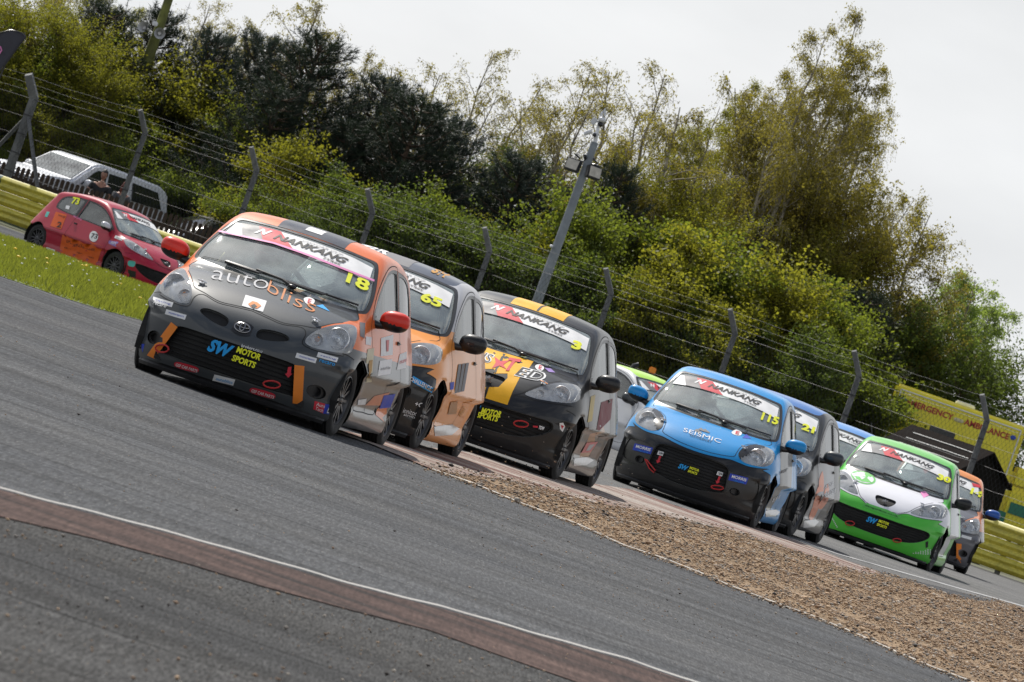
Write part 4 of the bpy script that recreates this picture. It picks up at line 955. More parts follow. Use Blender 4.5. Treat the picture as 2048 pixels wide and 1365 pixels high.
for (x, y, w_) in ((384, 895, 140), (790, 1034, 146)):
    a = np.linspace(0, 2*math.pi, 17)[:-1]; D.poly([(x + CR*(w_/2)*math.copysign(abs(math.cos(t))**.4, math.cos(t)) - SR*17*math.sin(t)*.9, y + .27*(w_/2)*math.copysign(abs(math.cos(t))**.4, math.cos(t)) + CR*17*math.sin(t)) for t in a], SR_, .004)
    D.text('GSF CAR PARTS', (x-w_*.42, y-w_*.115+9), (x+w_*.40, y+w_*.115+12), 16, SW, .006, bold=.02)
D.rect((583, 964), 115, 34, SW, 14); D.text('autobliss', (540, 962), (628, 984), 16, SCY, .006, bold=0)
for c_, t_ in (((1022, 847), 0), ((1136, 843), 1), ((256, 548), 1), ((326, 615), 0)):
    D.rect(c_, 112, 27, SW, 16); D.text('motorsport' if t_ == 0 else 'racing', (c_[0]-38, c_[1]-4), (c_[0]+42, c_[1]+19), 11, SB, .006, bold=0)
D.text('recaro', (1090, 866), (1172, 890), 14, SCY, .006, bold=.01); D.text('recaro', (205, 560), (275, 580), 13, SW, .006, bold=.01)
D.poly([(1068, 1076), (1124, 1092), (1112, 1142), (1060, 1120)], SR_); D.poly([(1124, 1092), (1186, 1104), (1172, 1152), (1112, 1142)], SB)
D.text('Auto', (1074, 1100), (1118, 1114), 18, SW, .006, bold=0); D.text('Tech', (1068, 1122), (1108, 1136), 18, SW, .006, bold=0); D.poly([(1140, 1110), (1162, 1118), (1140, 1142), (1130, 1138)], SW, .006)
D.poly([(82, 750), (118, 760), (108, 806), (76, 800)], SR_); D.poly([(118, 760), (160, 772), (150, 818), (108, 806)], SB); D.poly([(132, 775), (142, 780), (130, 804), (124, 800)], SW, .006)
D.poly([(918, 930), (926, 895), (944, 893), (940, 930), (948, 930), (926, 952), (908, 930)], SR_, .006)
# door and wing stickers
D.poly([(1308, 656), (1338, 660), (1334, 742), (1310, 730)], SG); D.poly([(1340, 732), (1372, 736), (1368, 780), (1340, 774)], SW); D.poly([(1422, 740), (1488, 722), (1484, 830), (1420, 838)], SW); D.poly([(1448, 752), (1464, 750), (1460, 812), (1450, 812)], flat('sticker_rose', (.6, .2, .2)), .006)
D.poly([(1350, 800), (1386, 794), (1372, 975), (1332, 978)], flat('sticker_cream', (.6, .55, .4))); D.poly([(1358, 860), (1376, 856), (1366, 950), (1344, 952)], flat('sticker_tan', (.45, .26, .08)), .006)
D.poly([(1416, 862), (1482, 852), (1472, 932), (1404, 942)], SW); D.text('autobliss', (1416, 912), (1468, 906), 18, SG, .006, bold=0)
D.poly([(1522, 828), (1560, 812), (1556, 900), (1506, 910)], SW); D.text('recaro', (1516, 880), (1556, 866), 18, SR_, .006, bold=0)
D.poly([(1386, 1050), (1470, 1030), (1424, 1100), (1338, 1100)], flat('sticker_salmon', (.6, .25, .15))); D.poly([(1300, 1070), (1346, 1064), (1338, 1096), (1296, 1098)], SW)
D.poly([(1596, 938), (1545, 960), (1500, 1040), (1400, 1120), (1392, 1150), (1440, 1190), (1490, 1110), (1540, 1010), (1600, 960)], P_ORA, .003, 'orange_swoosh'); D.poly([(1436, 1046), (1498, 1038), (1470, 1110), (1412, 1116)], SB, .006)
# --- 65: orange over black
P_O65 = paint('warm_orange_paint', (.80, .30, .055)); P_65 = mask_paint('silver_over_orange', (.80, .30, .055), (.45, .45, .47), [(0, 0, 1, .985)])
c65 = make_car('swept', pose(-1.04, 64.34, -1.072), math.radians(8.0), dict(body=P_65, hood=P_O65, front_bumper=P_BLK, roof=paint('navy_roof', (.06, .075, .11)), door=P_65, mirror=P_BLK),
    'orange hatchback with black bumper and number 65, half hidden behind car 18', GRP, 0, math.radians(-4))
bpy.context.view_layer.update(); banner(c65, 'swept'); D = Deco(c65, 'swept', K2)
D.text('65', (158, 325), (268, 368), 50, SY, bold=.04); D.mode = 't'; D.poly([(.37, -.12), (-1.2, -.12), (-1.2, .12), (.37, .12)], SG, .002, 'roof_stripe'); D.text('72R', (.28, -.36), (.28, -.10), 0, SW, .005, .04, up=(-.30, 0)); D.text('SH', (.28, .28), (.28, .40), 0, flat('sticker_gold', (.5, .25, .05)), .005, .04, up=(-.30, 0)); D.mode = 'px'
D.poly([(122, 728), (230, 792), (222, 820), (118, 762)], SCY); D.text('CHALLENGE', (100, 752), (216, 808), 22, SW, .006); D.text('+GF+', (128, 888), (204, 908), 26, SW); D.text('innitoo', (66, 924), (140, 944), 26, SW, bold=.0); D.text('service', (70, 940), (134, 958), 14, SW, bold=.0)
D.poly([(322, 868), (360, 862), (352, 930), (306, 934)], flat('sticker_mud', (.42, .24, .12)), .006)
for i in range(3): D.poly([(364+i*20, 668-i*3), (380+i*20, 664-i*3), (358+i*18, 818-i*4), (342+i*18, 822-i*4)], SG, .005)
D.text('FIRST', (376, 950), (404, 905), 20, flat('sticker_gold', (.5, .25, .05)), .006, up=(-12, -18)); D.poly([(320, 764), (342, 760), (338, 800), (320, 804)], SB)
D.poly([(234, 1000), (330, 986), (368, 1010), (330, 1044), (238, 1050)], flat('sill_glint_silver', (.5, .5, .5), .2), .004, 'sill_trim_glint')  # silver shape paints the bright reflection on the sill trim
# --- 3: black with twin yellow stripes
c3 = make_car('swept', pose(.18, 71.12, -1.031), math.radians(8.6), dict(body=P_BLK, hood=P_BLK, front_bumper=P_BLK, roof=P_BLK, door=mask_paint('black_over_gold', (.06, .055, .05), (.35, .16, .05), [(.5, 0, -1, -.50), (-1, 0, 0, -.3)]), mirror=P_BLK),
    'black hatchback with a broad yellow bonnet stripe and number 3', GRP, math.radians(.4), math.radians(-4))
bpy.context.view_layer.update(); banner(c3, 'swept'); D = Deco(c3, 'swept', K2)
D.mode = 't'; D.poly([(.38, -.24), (-1.2, -.24), (-1.2, .26), (.38, .26)], P_YEL, .002, 'yellow_stripe'); D.poly([(.37, .0), (-1.2, .0), (-1.2, .02), (.37, .02)], SK, .004, 'black_pinstripe'); D.mode = 'px'
D.poly([(470, 560), (560, 592), (768, 652), (735, 700), (692, 742), (655, 815), (628, 884), (400, 815), (420, 640)], P_YEL, .002, 'yellow_stripe'); D.poly([(604, 610), (618, 614), (585, 676), (566, 715), (552, 710), (575, 668)], SK, .004, 'black_pinstripe'); D.poly([(516, 786), (530, 790), (510, 850), (496, 846)], SK, .004, 'black_pinstripe')
D.text('US', (450, 640), (545, 668), 52, SW, .005, bold=.05, shear=.3); D.text('US', (452, 638), (540, 664), 46, SK, .007, bold=.0, shear=.3); D.text('T', (612, 700), (680, 712), 72, SR_, .006, bold=.04, shear=.3); D.text('ED', (662, 728), (822, 768), 56, SW, .005, bold=.06, shear=.3); D.text('ED', (668, 724), (812, 762), 48, SK, .007, bold=.0, shear=.3)
D.poly([(560, 628), (590, 652), (640, 648), (605, 672), (622, 694), (585, 676), (545, 690), (565, 660)], SR_, .005); D.poly(smooth_loop([(776, 676), (800, 668), (824, 684), (812, 702), (786, 696)], True, 4), SW); D.text('E', (792, 692), (808, 697), 20, SR_, .007)
D.poly([(826, 686), (860, 690), (884, 712), (850, 708)], flat('sticker_violet', (.3, .2, .5))); D.text('3', (966, 580), (1016, 596), 46, SY, bold=.06)
D.text('MOTOR', (484, 930), (590, 952), 34, SY, .006, .04, .1); D.text('SPORTS', (462, 950), (574, 975), 32, SY, .006, .04, .1); D.poly([(462, 892), (488, 888), (472, 925), (455, 930)], SCY)
D.text('TOW', (792, 1012), (820, 1020), 20, SW, .006, bold=.05); D.poly([(764, 994), (790, 996), (790, 1006), (764, 1003)], SR_, .006); D.poly([(906, 980), (926, 978), (936, 1000), (922, 1028), (908, 1012)], SW); D.poly([(912, 990), (928, 996), (918, 1014)], SR_, .006)
D.poly([(1075, 838), (1098, 830), (1080, 970), (1056, 978)], flat('pale_stripe', (.55, .45, .2)), .003, 'yellow_stripe'); D.poly([(1050, 1085), (1110, 1080), (1070, 1135), (1020, 1140)], flat('sticker_rose', (.6, .2, .2)), .006); D.poly([(1064, 1095), (1092, 1092), (1066, 1125), (1044, 1128)], flat('sticker_pale', (.45, .45, .46)), .008)
D.poly([(1130, 870), (1190, 850), (1180, 960), (1100, 1040)], flat('maroon_panel', (.16, .02, .03)), .003, 'maroon_swoosh'); D.poly([(985, 1170), (1060, 1160), (1088, 1180), (1050, 1205), (980, 1210)], flat('sill_glint_silver', (.5, .5, .5), .2), .004, 'sill_trim_glint')  # sill reflection painted as a silver shape
# --- silver and lime car broadside behind
csl = make_car('almond', pose(2.24, 128, -1.2), math.radians(-40), dict(body=P_SIL, hood=P_SIL, front_bumper=P_SIL, roof=paint('lime_paint', (.42, .72, .08)), door=P_SIL, mirror=P_GRY),
    'silver hatchback with a lime green roof, half hidden between cars 3 and 115', GRP, 0, 0)
bpy.context.view_layer.update(); banner(csl, 'almond')
# --- 115: blue over black
c115 = make_car('round', pose(2.37, 83.44, -1.024), math.radians(7.5), dict(body=P_BLU, hood=P_BLU, front_bumper=P_BLK, roof=P_BLU, door=mask_paint('blue_over_dark', (.03, .035, .04), BLU, [(-1, 0, -.7, -.35)]), mirror=P_BLU),
    'bright blue hatchback with black bumper, number 115 and black-lidded round lamps', GRP, math.radians(.3), math.radians(-4))
bpy.context.view_layer.update(); banner(c115, 'round'); D = Deco(c115, 'round', K3)
D.text('115', (1134, 466), (1246, 504), 52, SY, bold=.04); D.text('SEISMIC', (618, 545), (868, 625), 26, SW, bold=.0); D.text('MOTORSPORT', (664, 575), (806, 622), 12, SK, bold=.0)
for a in ((690, 540), (716, 532), (744, 540)): D.poly([a, (a[0]+22, a[1]-12), (a[0]+55, a[1]+14), (a[0]+44, a[1]+16)], SG, .005)
for (x, y) in ((352, 660), (986, 860)):
    D.rect((x, y), 124, 46, SB, 14); D.text('MORRIS', (x-46, y-8), (x+50, y+18), 20, SW, .006, .03); D.text('LUBRICANTS', (x-36, y+12), (x+34, y+30), 8, SCY, .006, 0)
swmotor(D, 656, 795, 140); D.poly(smooth_loop([(942, 550), (975, 532), (1010, 552), (998, 572), (958, 566)], True, 4), SW); D.text('E', (965, 562), (990, 568), 20, SR_, .007); D.poly([(1014, 588), (1040, 562), (1074, 594)], SB)
for (x, y) in ((470, 690), (864, 826)):
    D.rect((x, y), 38, 26, SW, 16); D.text('TOW', (x-14, y+4), (x+14, y+12), 16, SK, .007, .03); D.poly([(x-8, y+16), (x+6, y+19), (x-6, y+52), (x+2, y+54), (x-22, y+66), (x-28, y+44), (x-19, y+48)], SR_, .006)
D.text('SMT', (1256, 832), (1310, 812), 26, SG, .005); D.text('EFI', (1210, 1014), (1256, 990), 26, SW, .005, 0); D.poly([(1166, 1072), (1236, 1062), (1262, 1082), (1232, 1108), (1168, 1112)], flat('sill_glint_silver', (.5, .5, .5), .2), .004, 'sill_trim_glint')  # silver patch on the sill is its painted reflection
# --- 21: black with blue roof, orange door graphics
c21 = make_car('round', pose(2.95, 86.82, -1.004), math.radians(9.9), dict(body=P_BLK, hood=P_BLK, front_bumper=P_BLK, roof=paint('mid_blue_roof', (.05, .17, .45)), door=paint('grey_door', (.22, .22, .23), dirt=.2), mirror=P_GRY),
    'black hatchback with a blue roof and number 21, tucked behind the bright blue car', GRP, 0, math.radians(-4))
bpy.context.view_layer.update(); banner(c21, 'round'); D = Deco(c21, 'round', K3)
D.text('21', (1404, 530), (1488, 560), 44, SY, bold=.05)
for (x, y, h_) in ((1525, 860, 200), (1560, 940, 120), (1500, 960, 170)): D.poly([(x, y), (x+24, y-50), (x+28, y+h_*.4), (x-20, y+h_), (x-44, y+h_-20), (x-6, y+h_*.3)], P_ORA, .003, 'orange_flame', smooth=3)
D.text('ATEB', (1555, 930), (1612, 905), 30, SW, .006); D.text('BOULDER', (1530, 1000), (1630, 950), 36, SW, .006); D.poly([(1420, 1140), (1500, 1128), (1522, 1145), (1490, 1180), (1418, 1185)], flat('sill_glint_silver', (.5, .5, .5), .2), .004, 'sill_trim_glint')  # painted glint along the sill trim
# --- blue roofed car between 21 and 30
cbl = make_car('swept', pose(4.42, 103.5, -1.02), math.radians(9), dict(body=P_SIL, hood=P_SIL, front_bumper=P_SIL, roof=paint('sky_blue_roof', (.10, .28, .62)), door=P_SIL, mirror=P_GRY),
    'pale hatchback with a sky blue roof glimpsed between car 21 and the green car', GRP, 0, 0)
bpy.context.view_layer.update(); banner(cbl, 'swept')
# --- 30: green with white bonnet
P_GRN = paint('vivid_green_paint', (.08, .50, .045)); P_WHT = paint('white_paint', (.70, .70, .74)); P_30 = mask_paint('green_white_wing', (.08, .50, .045), (.70, .70, .74), [(1, 0, 0, .95), (0, 0, 1, .60), (1, 0, -1.1, .12)])
c30 = make_car('swept', pose(5.23, 100.88, -1.017), math.radians(7.0), dict(body=P_30, hood=P_WHT, front_bumper=P_GRN, roof=paint('light_green_roof', (.17, .52, .12)), door=paint('pale_door', (.55, .56, .57)), mirror=P_BLK),
    'vivid green hatchback with a white bonnet and number 30', GRP, 0, math.radians(-4))
bpy.context.view_layer.update(); banner(c30, 'swept'); D = Deco(c30, 'swept', K4)
D.text('30', (734, 606), (812, 634), 34, SY, bold=.05); swmotor(D, 392, 858, 132)
a = np.linspace(0, 2*math.pi, 25)[:-1]; ring = lambda r: [(310 + r*1.0*math.cos(t), 598 + r*.5*math.sin(t) + .22*r*math.cos(t)) for t in a]
D.poly(ring(72), SGR, .003); D.poly(ring(60), P_WHT, .005); D.poly([(262, 590), (330, 600), (360, 630), (300, 622), (268, 606)], SGR, .006); D.poly([(285, 592), (322, 600), (300, 612)], P_WHT, .008)
D.poly([(308, 750), (332, 746), (450, 785), (528, 822), (520, 838), (440, 815), (310, 768)], SGR, .003); D.text('dangerdust.co.uk', (318, 765), (508, 832), 13, SK, .006, 0, mid=(415, 800))
D.poly([(640, 682), (668, 676), (690, 700), (660, 716)], SPK)
for i in range(5):
    for j in range(9): D.rect((600+j*14, 1008+i*7 + j*1.0 + (4-i)*0), 7, 4, SW, 19) if j > 2*(4-i)/1.2 - 1 else None
for i in range(7): D.rect((128+i*5, 830+i*9), 7, 5, SW, 19)
D.poly([(670, 972), (686, 965), (684, 1000), (672, 1006)], SK, .004)
# --- 14: orange and graphite with a blue mirror
P_14 = mask_paint('orange_over_graphite_far', (.72, .25, .10), (.10, .10, .115), [(0, 0, -1, -.665)])
c14 = make_car('almond', pose(6.61, 117.25, -1.042), math.radians(2.5), dict(body=P_14, hood=paint('dark_graphite', (.10, .10, .115)), front_bumper=paint('dark_graphite', (.10, .10, .115)), roof=paint('faded_orange', (.72, .25, .10)), door=P_14, mirror=paint('blue_mirror_paint', (.01, .08, .35), dirt=.05)),
    'orange and grey hatchback with number 14 and blue mirrors, last of the pack', GRP, 0, 0)
bpy.context.view_layer.update(); banner(c14, 'almond'); D = Deco(c14, 'almond', K4)
D.text('14', (928, 690), (994, 716), 36, SY, bold=.05); D.poly([(850, 980), (880, 982), (876, 1096), (848, 1098)], SO, .003, 'orange_stripe'); D.rect((908, 944), 60, 16, SW, 16); D.poly([(895, 1030), (930, 1034), (926, 1066), (890, 1060)], SR_); D.poly([(930, 1034), (966, 1042), (960, 1072), (926, 1066)], SB)
D.poly([(938, 630), (985, 642), (990, 660), (945, 650)], SR_, .009)
# --- 73: crimson car on the far side of the grass
P_CRI = paint('crimson_paint', (.36, .006, .03), dirt=.06)
c73 = make_car('swept', pose(-7.98, 154.5, -1.425), math.radians(-45.2), dict(body=P_CRI, hood=P_CRI, front_bumper=P_CRI, roof=P_CRI, door=P_CRI, mirror=paint('pale_mirror', (.6, .6, .65), dirt=.05)),
    'crimson hatchback with number 73 and orange door panel on the far track beyond the grass', GRP, 0, 0)
bpy.context.view_layer.update(); banner(c73, 'swept'); D = Deco(c73, 'swept', K5)
D.poly([(535, 795), (878, 905), (820, 1080), (505, 962)], flat('door_orange', (.62, .10, .015)), .003); D.text('orange21uk.com', (560, 882), (800, 962), 44, SK, .006, .0, mid=(682, 928)); D.text('with.uprfamertampoint', (525, 920), (800, 1025), 22, SK, .006, .0)
D.poly([(478, 614), (572, 640), (522, 765), (428, 735)], flat('door_orange', (.62, .10, .015)), .003); D.text('2', (480, 745), (518, 752), 50, SK, .006); D.text('orange', (495, 655), (555, 672), 18, SK, .006, 0)
a = np.linspace(0, 2*math.pi, 21)[:-1]; D.poly([(800+38*math.cos(t), 825+46*math.sin(t)) for t in a], SW, .003); D.text('73', (772, 838), (825, 848), 44, SK, .006)
D.text('73', (606, 545), (668, 558), 62, SY, bold=.04); D.poly([(566, 560), (598, 566), (590, 596), (560, 588)], SW, .006); D.text('73', (1400, 800), (1455, 830), 34, SY, bold=.03)
D.text('PROMO', (625, 660), (696, 692), 16, SPK, .006, 0); D.poly([(985, 815), (1048, 838), (1038, 862), (975, 838)], SW); D.text('STRATOS', (988, 840), (1036, 856), 14, SK, .006, 0); D.poly([(930, 860), (1012, 872), (990, 915), (925, 885)], flat('sticker_violet', (.3, .2, .5))); D.text('AM', (940, 888), (985, 898), 26, SW, .006, 0)
D.poly([(400, 612), (425, 616), (404, 662), (382, 654)], flat('sticker_teal', (.1, .45, .4))); D.poly([(1100, 1032), (1155, 1042), (1140, 1084), (1092, 1070)], flat('sticker_teal', (.1, .45, .4)), .003, smooth=3)
for x, y, w_, m_ in ((432, 940, 78, SW), (500, 970, 36, SG), (572, 1000, 60, SW), (634, 1028, 40, flat('sticker_violet', (.3, .2, .5))), (687, 1052, 28, SCY), (765, 1078, 40, SB)): D.rect((x, y), w_, 24, m_, 20, off=.004)
D.poly([(1092, 1105), (1160, 1125), (1155, 1205), (1095, 1180)], M_BLACK, .004, 'bumper_vent')
for o in (W_T, W_R, W_D): bpy.data.objects.remove(o)
# red towing loops
def tow(car, model, pts, K, m=M_RED):
    D = Deco(car, model, K); P = []
    for p in pts:
        h = D.ray(p)
        if h[0] is not None: P.append(h[0] + h[1]*.02)
    if len(P) > 2: mb = MB(); mb.tube(P, .007, 6, closed=True); mb.build('towing_loop', m, car, smooth=True)
el = lambda x, y, a_, b_: [(x + a_*math.cos(t) - b_*.3*math.sin(t), y + b_*math.sin(t) + a_*.15*math.cos(t)) for t in np.linspace(0, 2*math.pi, 13)[:-1]]
tow(c18, 'almond', el(838, 985, 44, 18), K1); tow(c18, 'almond', el(262, 796, 34, 20), K1); tow(c3, 'swept', el(698, 984, 38, 16), K2); tow(c115, 'round', el(845, 916, 40, 12), K3)
tow(c115, 'round', [(372, 730), (384, 736), (440, 805), (430, 818), (400, 790)], K3); tow(c30, 'swept', el(235, 862, 26, 12), K4); tow(c30, 'swept', el(505, 960, 24, 10), K4)

# grit thrown up behind the wheels of cars 65 and 3
gv = []
for (x, y, Y, sp, n) in ((860, 905, 64.5, 55, 60), (960, 915, 68, 90, 90), (1090, 955, 72, 90, 80), (1180, 985, 73, 70, 50), (880, 880, 66.5, 40, 30)):
    for k in range(n): q = at(x + random.gauss(0, sp), y + random.gauss(0, sp*.3) - abs(random.gauss(0, 16)), Y + random.gauss(0, .6)); gv.append(q if q.z > float(ground(q.x, q.y)) else Vector((q.x, q.y, float(ground(q.x, q.y))+.02)))
pebbles('flying_grit', np.array([g[:2] for g in gv]), np.array([g.z for g in gv]), RNG.lognormal(math.log(.0042), .35, len(gv)), PM, RNG, [.4, .2, .1, .1, .2])

# drivers
SUITS = [mat('dark_race_suit', (.02, .02, .025), .8, var=.3), mat('blue_race_suit', (.02, .05, .25), .8, var=.3), mat('grey_race_suit', (.12, .12, .13), .8, var=.3)]
HEL = [mat('helmet_white', (.65, .65, .66), .2, var=.05), mat('helmet_black', (.02, .02, .022), .15, var=.05), mat('helmet_red', (.45, .03, .02), .2, var=.05), mat('helmet_blue', (.02, .12, .5), .2, var=.05)]
VIS = mat('helmet_visor', (.01, .01, .012), .05, var=0); GLO = mat('race_glove', (.03, .03, .03), .7, var=.2)
def driver(car, suit, hel, label):
    e = bpy.data.objects.new('person', None); COL.objects.link(e); e.matrix_world = car.matrix_world; tag(e, label, 'person', 'drivers sitting in the racing cars'); y0 = -.34
    def body():
        J = [((0,y0,.50),(.13,.16)),((-.08,y0,.68),(.12,.15)),((-.15,y0,.88),(.12,.17)),((-.17,y0,.98),(.07,.09)),((-.16,y0,1.06),.05)]; E = [(0,1),(1,2),(2,3),(3,4)]
        for s in (1, -1):
            b = len(J); J += [((-.15,y0+s*.20,.93),.07),((.04,y0+s*.25,.78),.055),((.28,y0+s*.19,.84),.045),((.40,y0+s*.15,.88),.035)]; E += [(2,b),(b,b+1),(b+1,b+2),(b+2,b+3)]
            b = len(J); J += [((.06,y0+s*.10,.50),.10),((.46,y0+s*.12,.62),.075),((.80,y0+s*.10,.36),.055),((.90,y0+s*.10,.34),.045)]; E += [(0,b),(b,b+1),(b+1,b+2),(b+2,b+3)]
        return skin_body('body', J, E, SUITS[0], None)
    part_obj('body', ('drv',), e, body, [suit])
    part_obj('helmet', ('hel',), e, lambda: MB().ell((-.14, y0, 1.15), (.145, .118, .135), 3).ell((-.05, y0, 1.09), (.075, .085, .06), 3).build('helmet', HEL[0], smooth=True), [hel])
    part_obj('visor', ('vis',), e, lambda: MB().ell((-.105, y0, 1.155), (.128, .105, .052), 3).build('visor', VIS, smooth=True))
    for s in (1, -1):
        def hand():
            h = MB(); c = Vector((.43, y0+s*.15, .90)); h.ell(c, (.035, .03, .045), 2)
            for k in range(4): f0 = c+Vector((.01, -s*.005, .03-k*.02)); h.tube([f0, f0+Vector((.045, -s*.005, 0)), f0+Vector((.05, -s*.035, 0)), f0+Vector((.02, -s*.045, 0))], [.010, .0095, .009, .008], 6)
            h.tube([c+Vector((0, -s*.02, .035)), c+Vector((.02, -s*.04, .055)), c+Vector((.035, -s*.055, .05))], [.011, .010, .009], 6); return h.build('glove', GLO, smooth=True)
        part_obj('glove', ('glv', s), e, hand)
for c_, su, he, lb in ((c18, 2, 2, 'driver with a red helmet inside the leading orange and graphite car 18'), (c65, 2, 0, 'driver with a white helmet inside orange car 65'), (c3, 0, 0, 'driver with a white helmet inside the black and yellow car 3'), (c115, 1, 1, 'driver with a black helmet inside the bright blue car 115'), (c30, 1, 0, 'driver with a white helmet inside the green car 30'), (c73, 0, 1, 'driver with a black helmet inside the crimson car 73'), (c21, 0, 2, 'driver with a red helmet inside the black car 21'), (csl, 0, 1, 'driver with a black helmet inside the silver car')): driver(c_, SUITS[su], HEL[he], lb)

# ------------------------------------------------------------------ barrier and debris fence
BL, BR_ = np.array([-11.9, 195.]), np.array([12.4, 176.])
bd = (BR_-BL)/np.linalg.norm(BR_-BL); bn = np.array([-bd[1], bd[0]])     # bn points away from the track
def bpt(s, back=0.0): p = BL + bd*s + bn*back; return p
BLEN = np.linalg.norm(BR_-BL)
M_YEL = principled('barrier_yellow', (.48, .42, .055), .5); f = noise(M_YEL, 1.3, 8, rough=.7, stretch=(1, 1, 3)); f2 = noise(M_YEL, 14, 5, rough=.7); setc(M_YEL, mixc(M_YEL, maprange(M_YEL, f, .5, .75, 0, .45), ramp(M_YEL, f2, [(.3, (.36, .33, .04)), (.6, (.58, .50, .065))]), (.10, .10, .05)))
M_GRN2 = mat('barrier_dark_green', (.008, .05, .04), .5, var=.3)
M_POST = mat('barrier_post', (.10, .10, .09), .7, var=.3)
prof = [(0, 0), (.018, .012), (.03, .03), (.075, .075), (.083, .095), (.075, .115), (.035, .155), (.03, .17), (.035, .185), (.075, .225), (.083, .245), (.075, .265), (.03, .31), (.018, .328), (0, .34)]
bar = empty('crash_barrier', (*BL, float(ground(*BL)))); tag(bar, 'long yellow three-tier steel crash barrier at the far edge of the track', 'barrier')
SEG = 4.0; nseg = int(BLEN//SEG)+5; beam_me = {}
for t in range(3):
    for i in range(-2, nseg):
        s0, s1 = i*SEG-1.75, (i+1)*SEG-1.5; V = []; F = []; sub = 5; off = .004*(i % 2)
        for k in range(sub+1):
            p = bpt(s0+(s1-s0)*k/sub); z0 = float(ground(*p)) + .10 + t*.352
            for (d_, h_) in prof: q = p - bn*(d_+off); V.append((q[0], q[1], z0+h_))
        m = len(prof)
        for k in range(sub):
            for j in range(m-1): F.append((k*m+j, (k+1)*m+j, (k+1)*m+j+1, k*m+j+1))
        dark = i < 0
        o = mesh_obj('beam', V, F, [M_GRN2 if dark else M_YEL], smooth=True); o.parent = bar; o.matrix_parent_inverse = Matrix.Translation(-bar.location)
        if i == 0 and t == 0: pass
for i in range(-4, nseg*2):
    p = bpt(i*2.0, .10); z = float(ground(*p)); mb = MB(); mb.box((p[0], p[1], z+.55), (.12, .14, 1.1)); o = mb.build('post', M_POST); o.parent = bar; o.matrix_parent_inverse = Matrix.Translation(-bar.location)
sheet('verge_dirt', [tuple(bpt(-10, -.9)), tuple(bpt(BLEN+12, -.9)), tuple(bpt(BLEN+12, .9)), tuple(bpt(-10, .9))], .018, mat('verge_soil', (.06, .05, .035), .95, var=.4, scale=2), 1.0)
# fence posts: concrete, cranked top
M_CON = principled('weathered_concrete', (.16, .165, .17), .85); f = noise(M_CON, 5, 8, rough=.7, stretch=(1, 1, .4)); f2 = noise(M_CON, 60, 3); setc(M_CON, mixc(M_CON, 1, ramp(M_CON, f, [(.3, (.075, .08, .085)), (.7, (.19, .195, .20))]), ramp(M_CON, f2, [(.3, (.8,)*3), (.7, (1.15,)*3)]), 'MULTIPLY')); bump(M_CON, f2, .3, .01)
M_WIRE = mat('fence_wire', (.05, .05, .055), .5, .6, var=.2)
M_WIRE2 = mat('strand_wire', (.085, .09, .095), .6, .2, var=.2)
fence = empty('debris_fence', (*bpt(0, .9), float(ground(*bpt(0, .9))))); tag(fence, 'chain link debris fence on cranked concrete posts behind the yellow barrier', 'fence'); FI = Matrix.Translation(-fence.location)
def fchild(o, p=None): o.parent = p or fence; o.matrix_parent_inverse = FI if p is None else Matrix(); return o
knees = [(68, 197), (290.5, 266), (513, 343), (745, 427), (979, 503), (1222, 588), (1470, 668), (1718, 752), (1974, 842)]
KN = []
for i, (px, py) in enumerate(knees):
    d = px_dir(px, py); o0 = bpt(0, .9); # intersect sight line (in plan) with the fence line
    A = np.array([[d.x, -bd[0]], [1.0, -bd[1]]]); t, s = np.linalg.solve(A, o0); KN.append((s, CZ + d.z*t))
KN = [(KN[0][0]-3.1, KN[0][1])] + KN + [(KN[-1][0]+3.0, KN[-1][1]), (KN[-1][0]+6.0, KN[-1][1])]
CRK = Vector((-.30, -.16, .50))
def prism(mb, a, b_, w, d):
    t = (b_-a).normalized(); x = Vector((1, 0, 0)); x = (x - t*x.dot(t)).normalized(); y = t.cross(x)
    V = [q + x*sx*w/2 + y*sy*d/2 for q in (a, b_) for sx, sy in ((-1, -1), (1, -1), (1, 1), (-1, 1))]; mb.add(V, [(3,2,1,0), (4,5,6,7), (0,1,5,4), (1,2,6,5), (2,3,7,6), (3,0,4,7)])
strands = {}
for i, (s, kz) in enumerate(KN):
    p = bpt(s, .9); g = float(ground(*p)); base = Vector((p[0], p[1], g-.1)); knee = Vector((p[0], p[1], kz)); tip = knee + CRK*(1.0 + .03*math.sin(i*2.3)); wd = .125 if i != 1 else .21
    mb = MB(); kx = Vector((0, 0, .03))
    t0 = (tip-knee).normalized()
    def ring(c, nrm, sc=1): 
        x = Vector((1, 0, 0)); x = (x-nrm*x.dot(nrm)).normalized(); y = nrm.cross(x); return [c + x*sx*wd/2*sc + y*sy*wd/2*sc for sx, sy in ((-1, -1), (1, -1), (1, 1), (-1, 1))]
    up = Vector((0, 0, 1)); rings = [ring(base, up, 1.08), ring(knee-Vector((0, 0, .12)), up), ring(knee, (up+t0).normalized()), ring(knee+t0*.1, t0, .97), ring(tip, t0, .86)]; V = [v for r in rings for v in r]; F = [(0,1,2,3)[::-1], (16,17,18,19)]
    for k in range(4): F += [(4*k+j, 4*k+(j+1) % 4, 4*k+4+(j+1) % 4, 4*k+4+j) for j in range(4)]
    mb.add(V, F); o = fchild(mb.build('post', M_CON))
    for k in range(6):   # dark wire ties
        z = g + .35 + k*.48
        if z < kz: c = MB(); c.box((p[0], p[1], z), (wd*1.12, wd*1.12, .03)); fchild(c.build('wire_tie', M_WIRE))
    strands[i] = (knee, tip, g)
def wire(name, pts, r, m, n=4): mb = MB(); mb.tube(pts, r, n, caps=False); return fchild(mb.build(name, m))
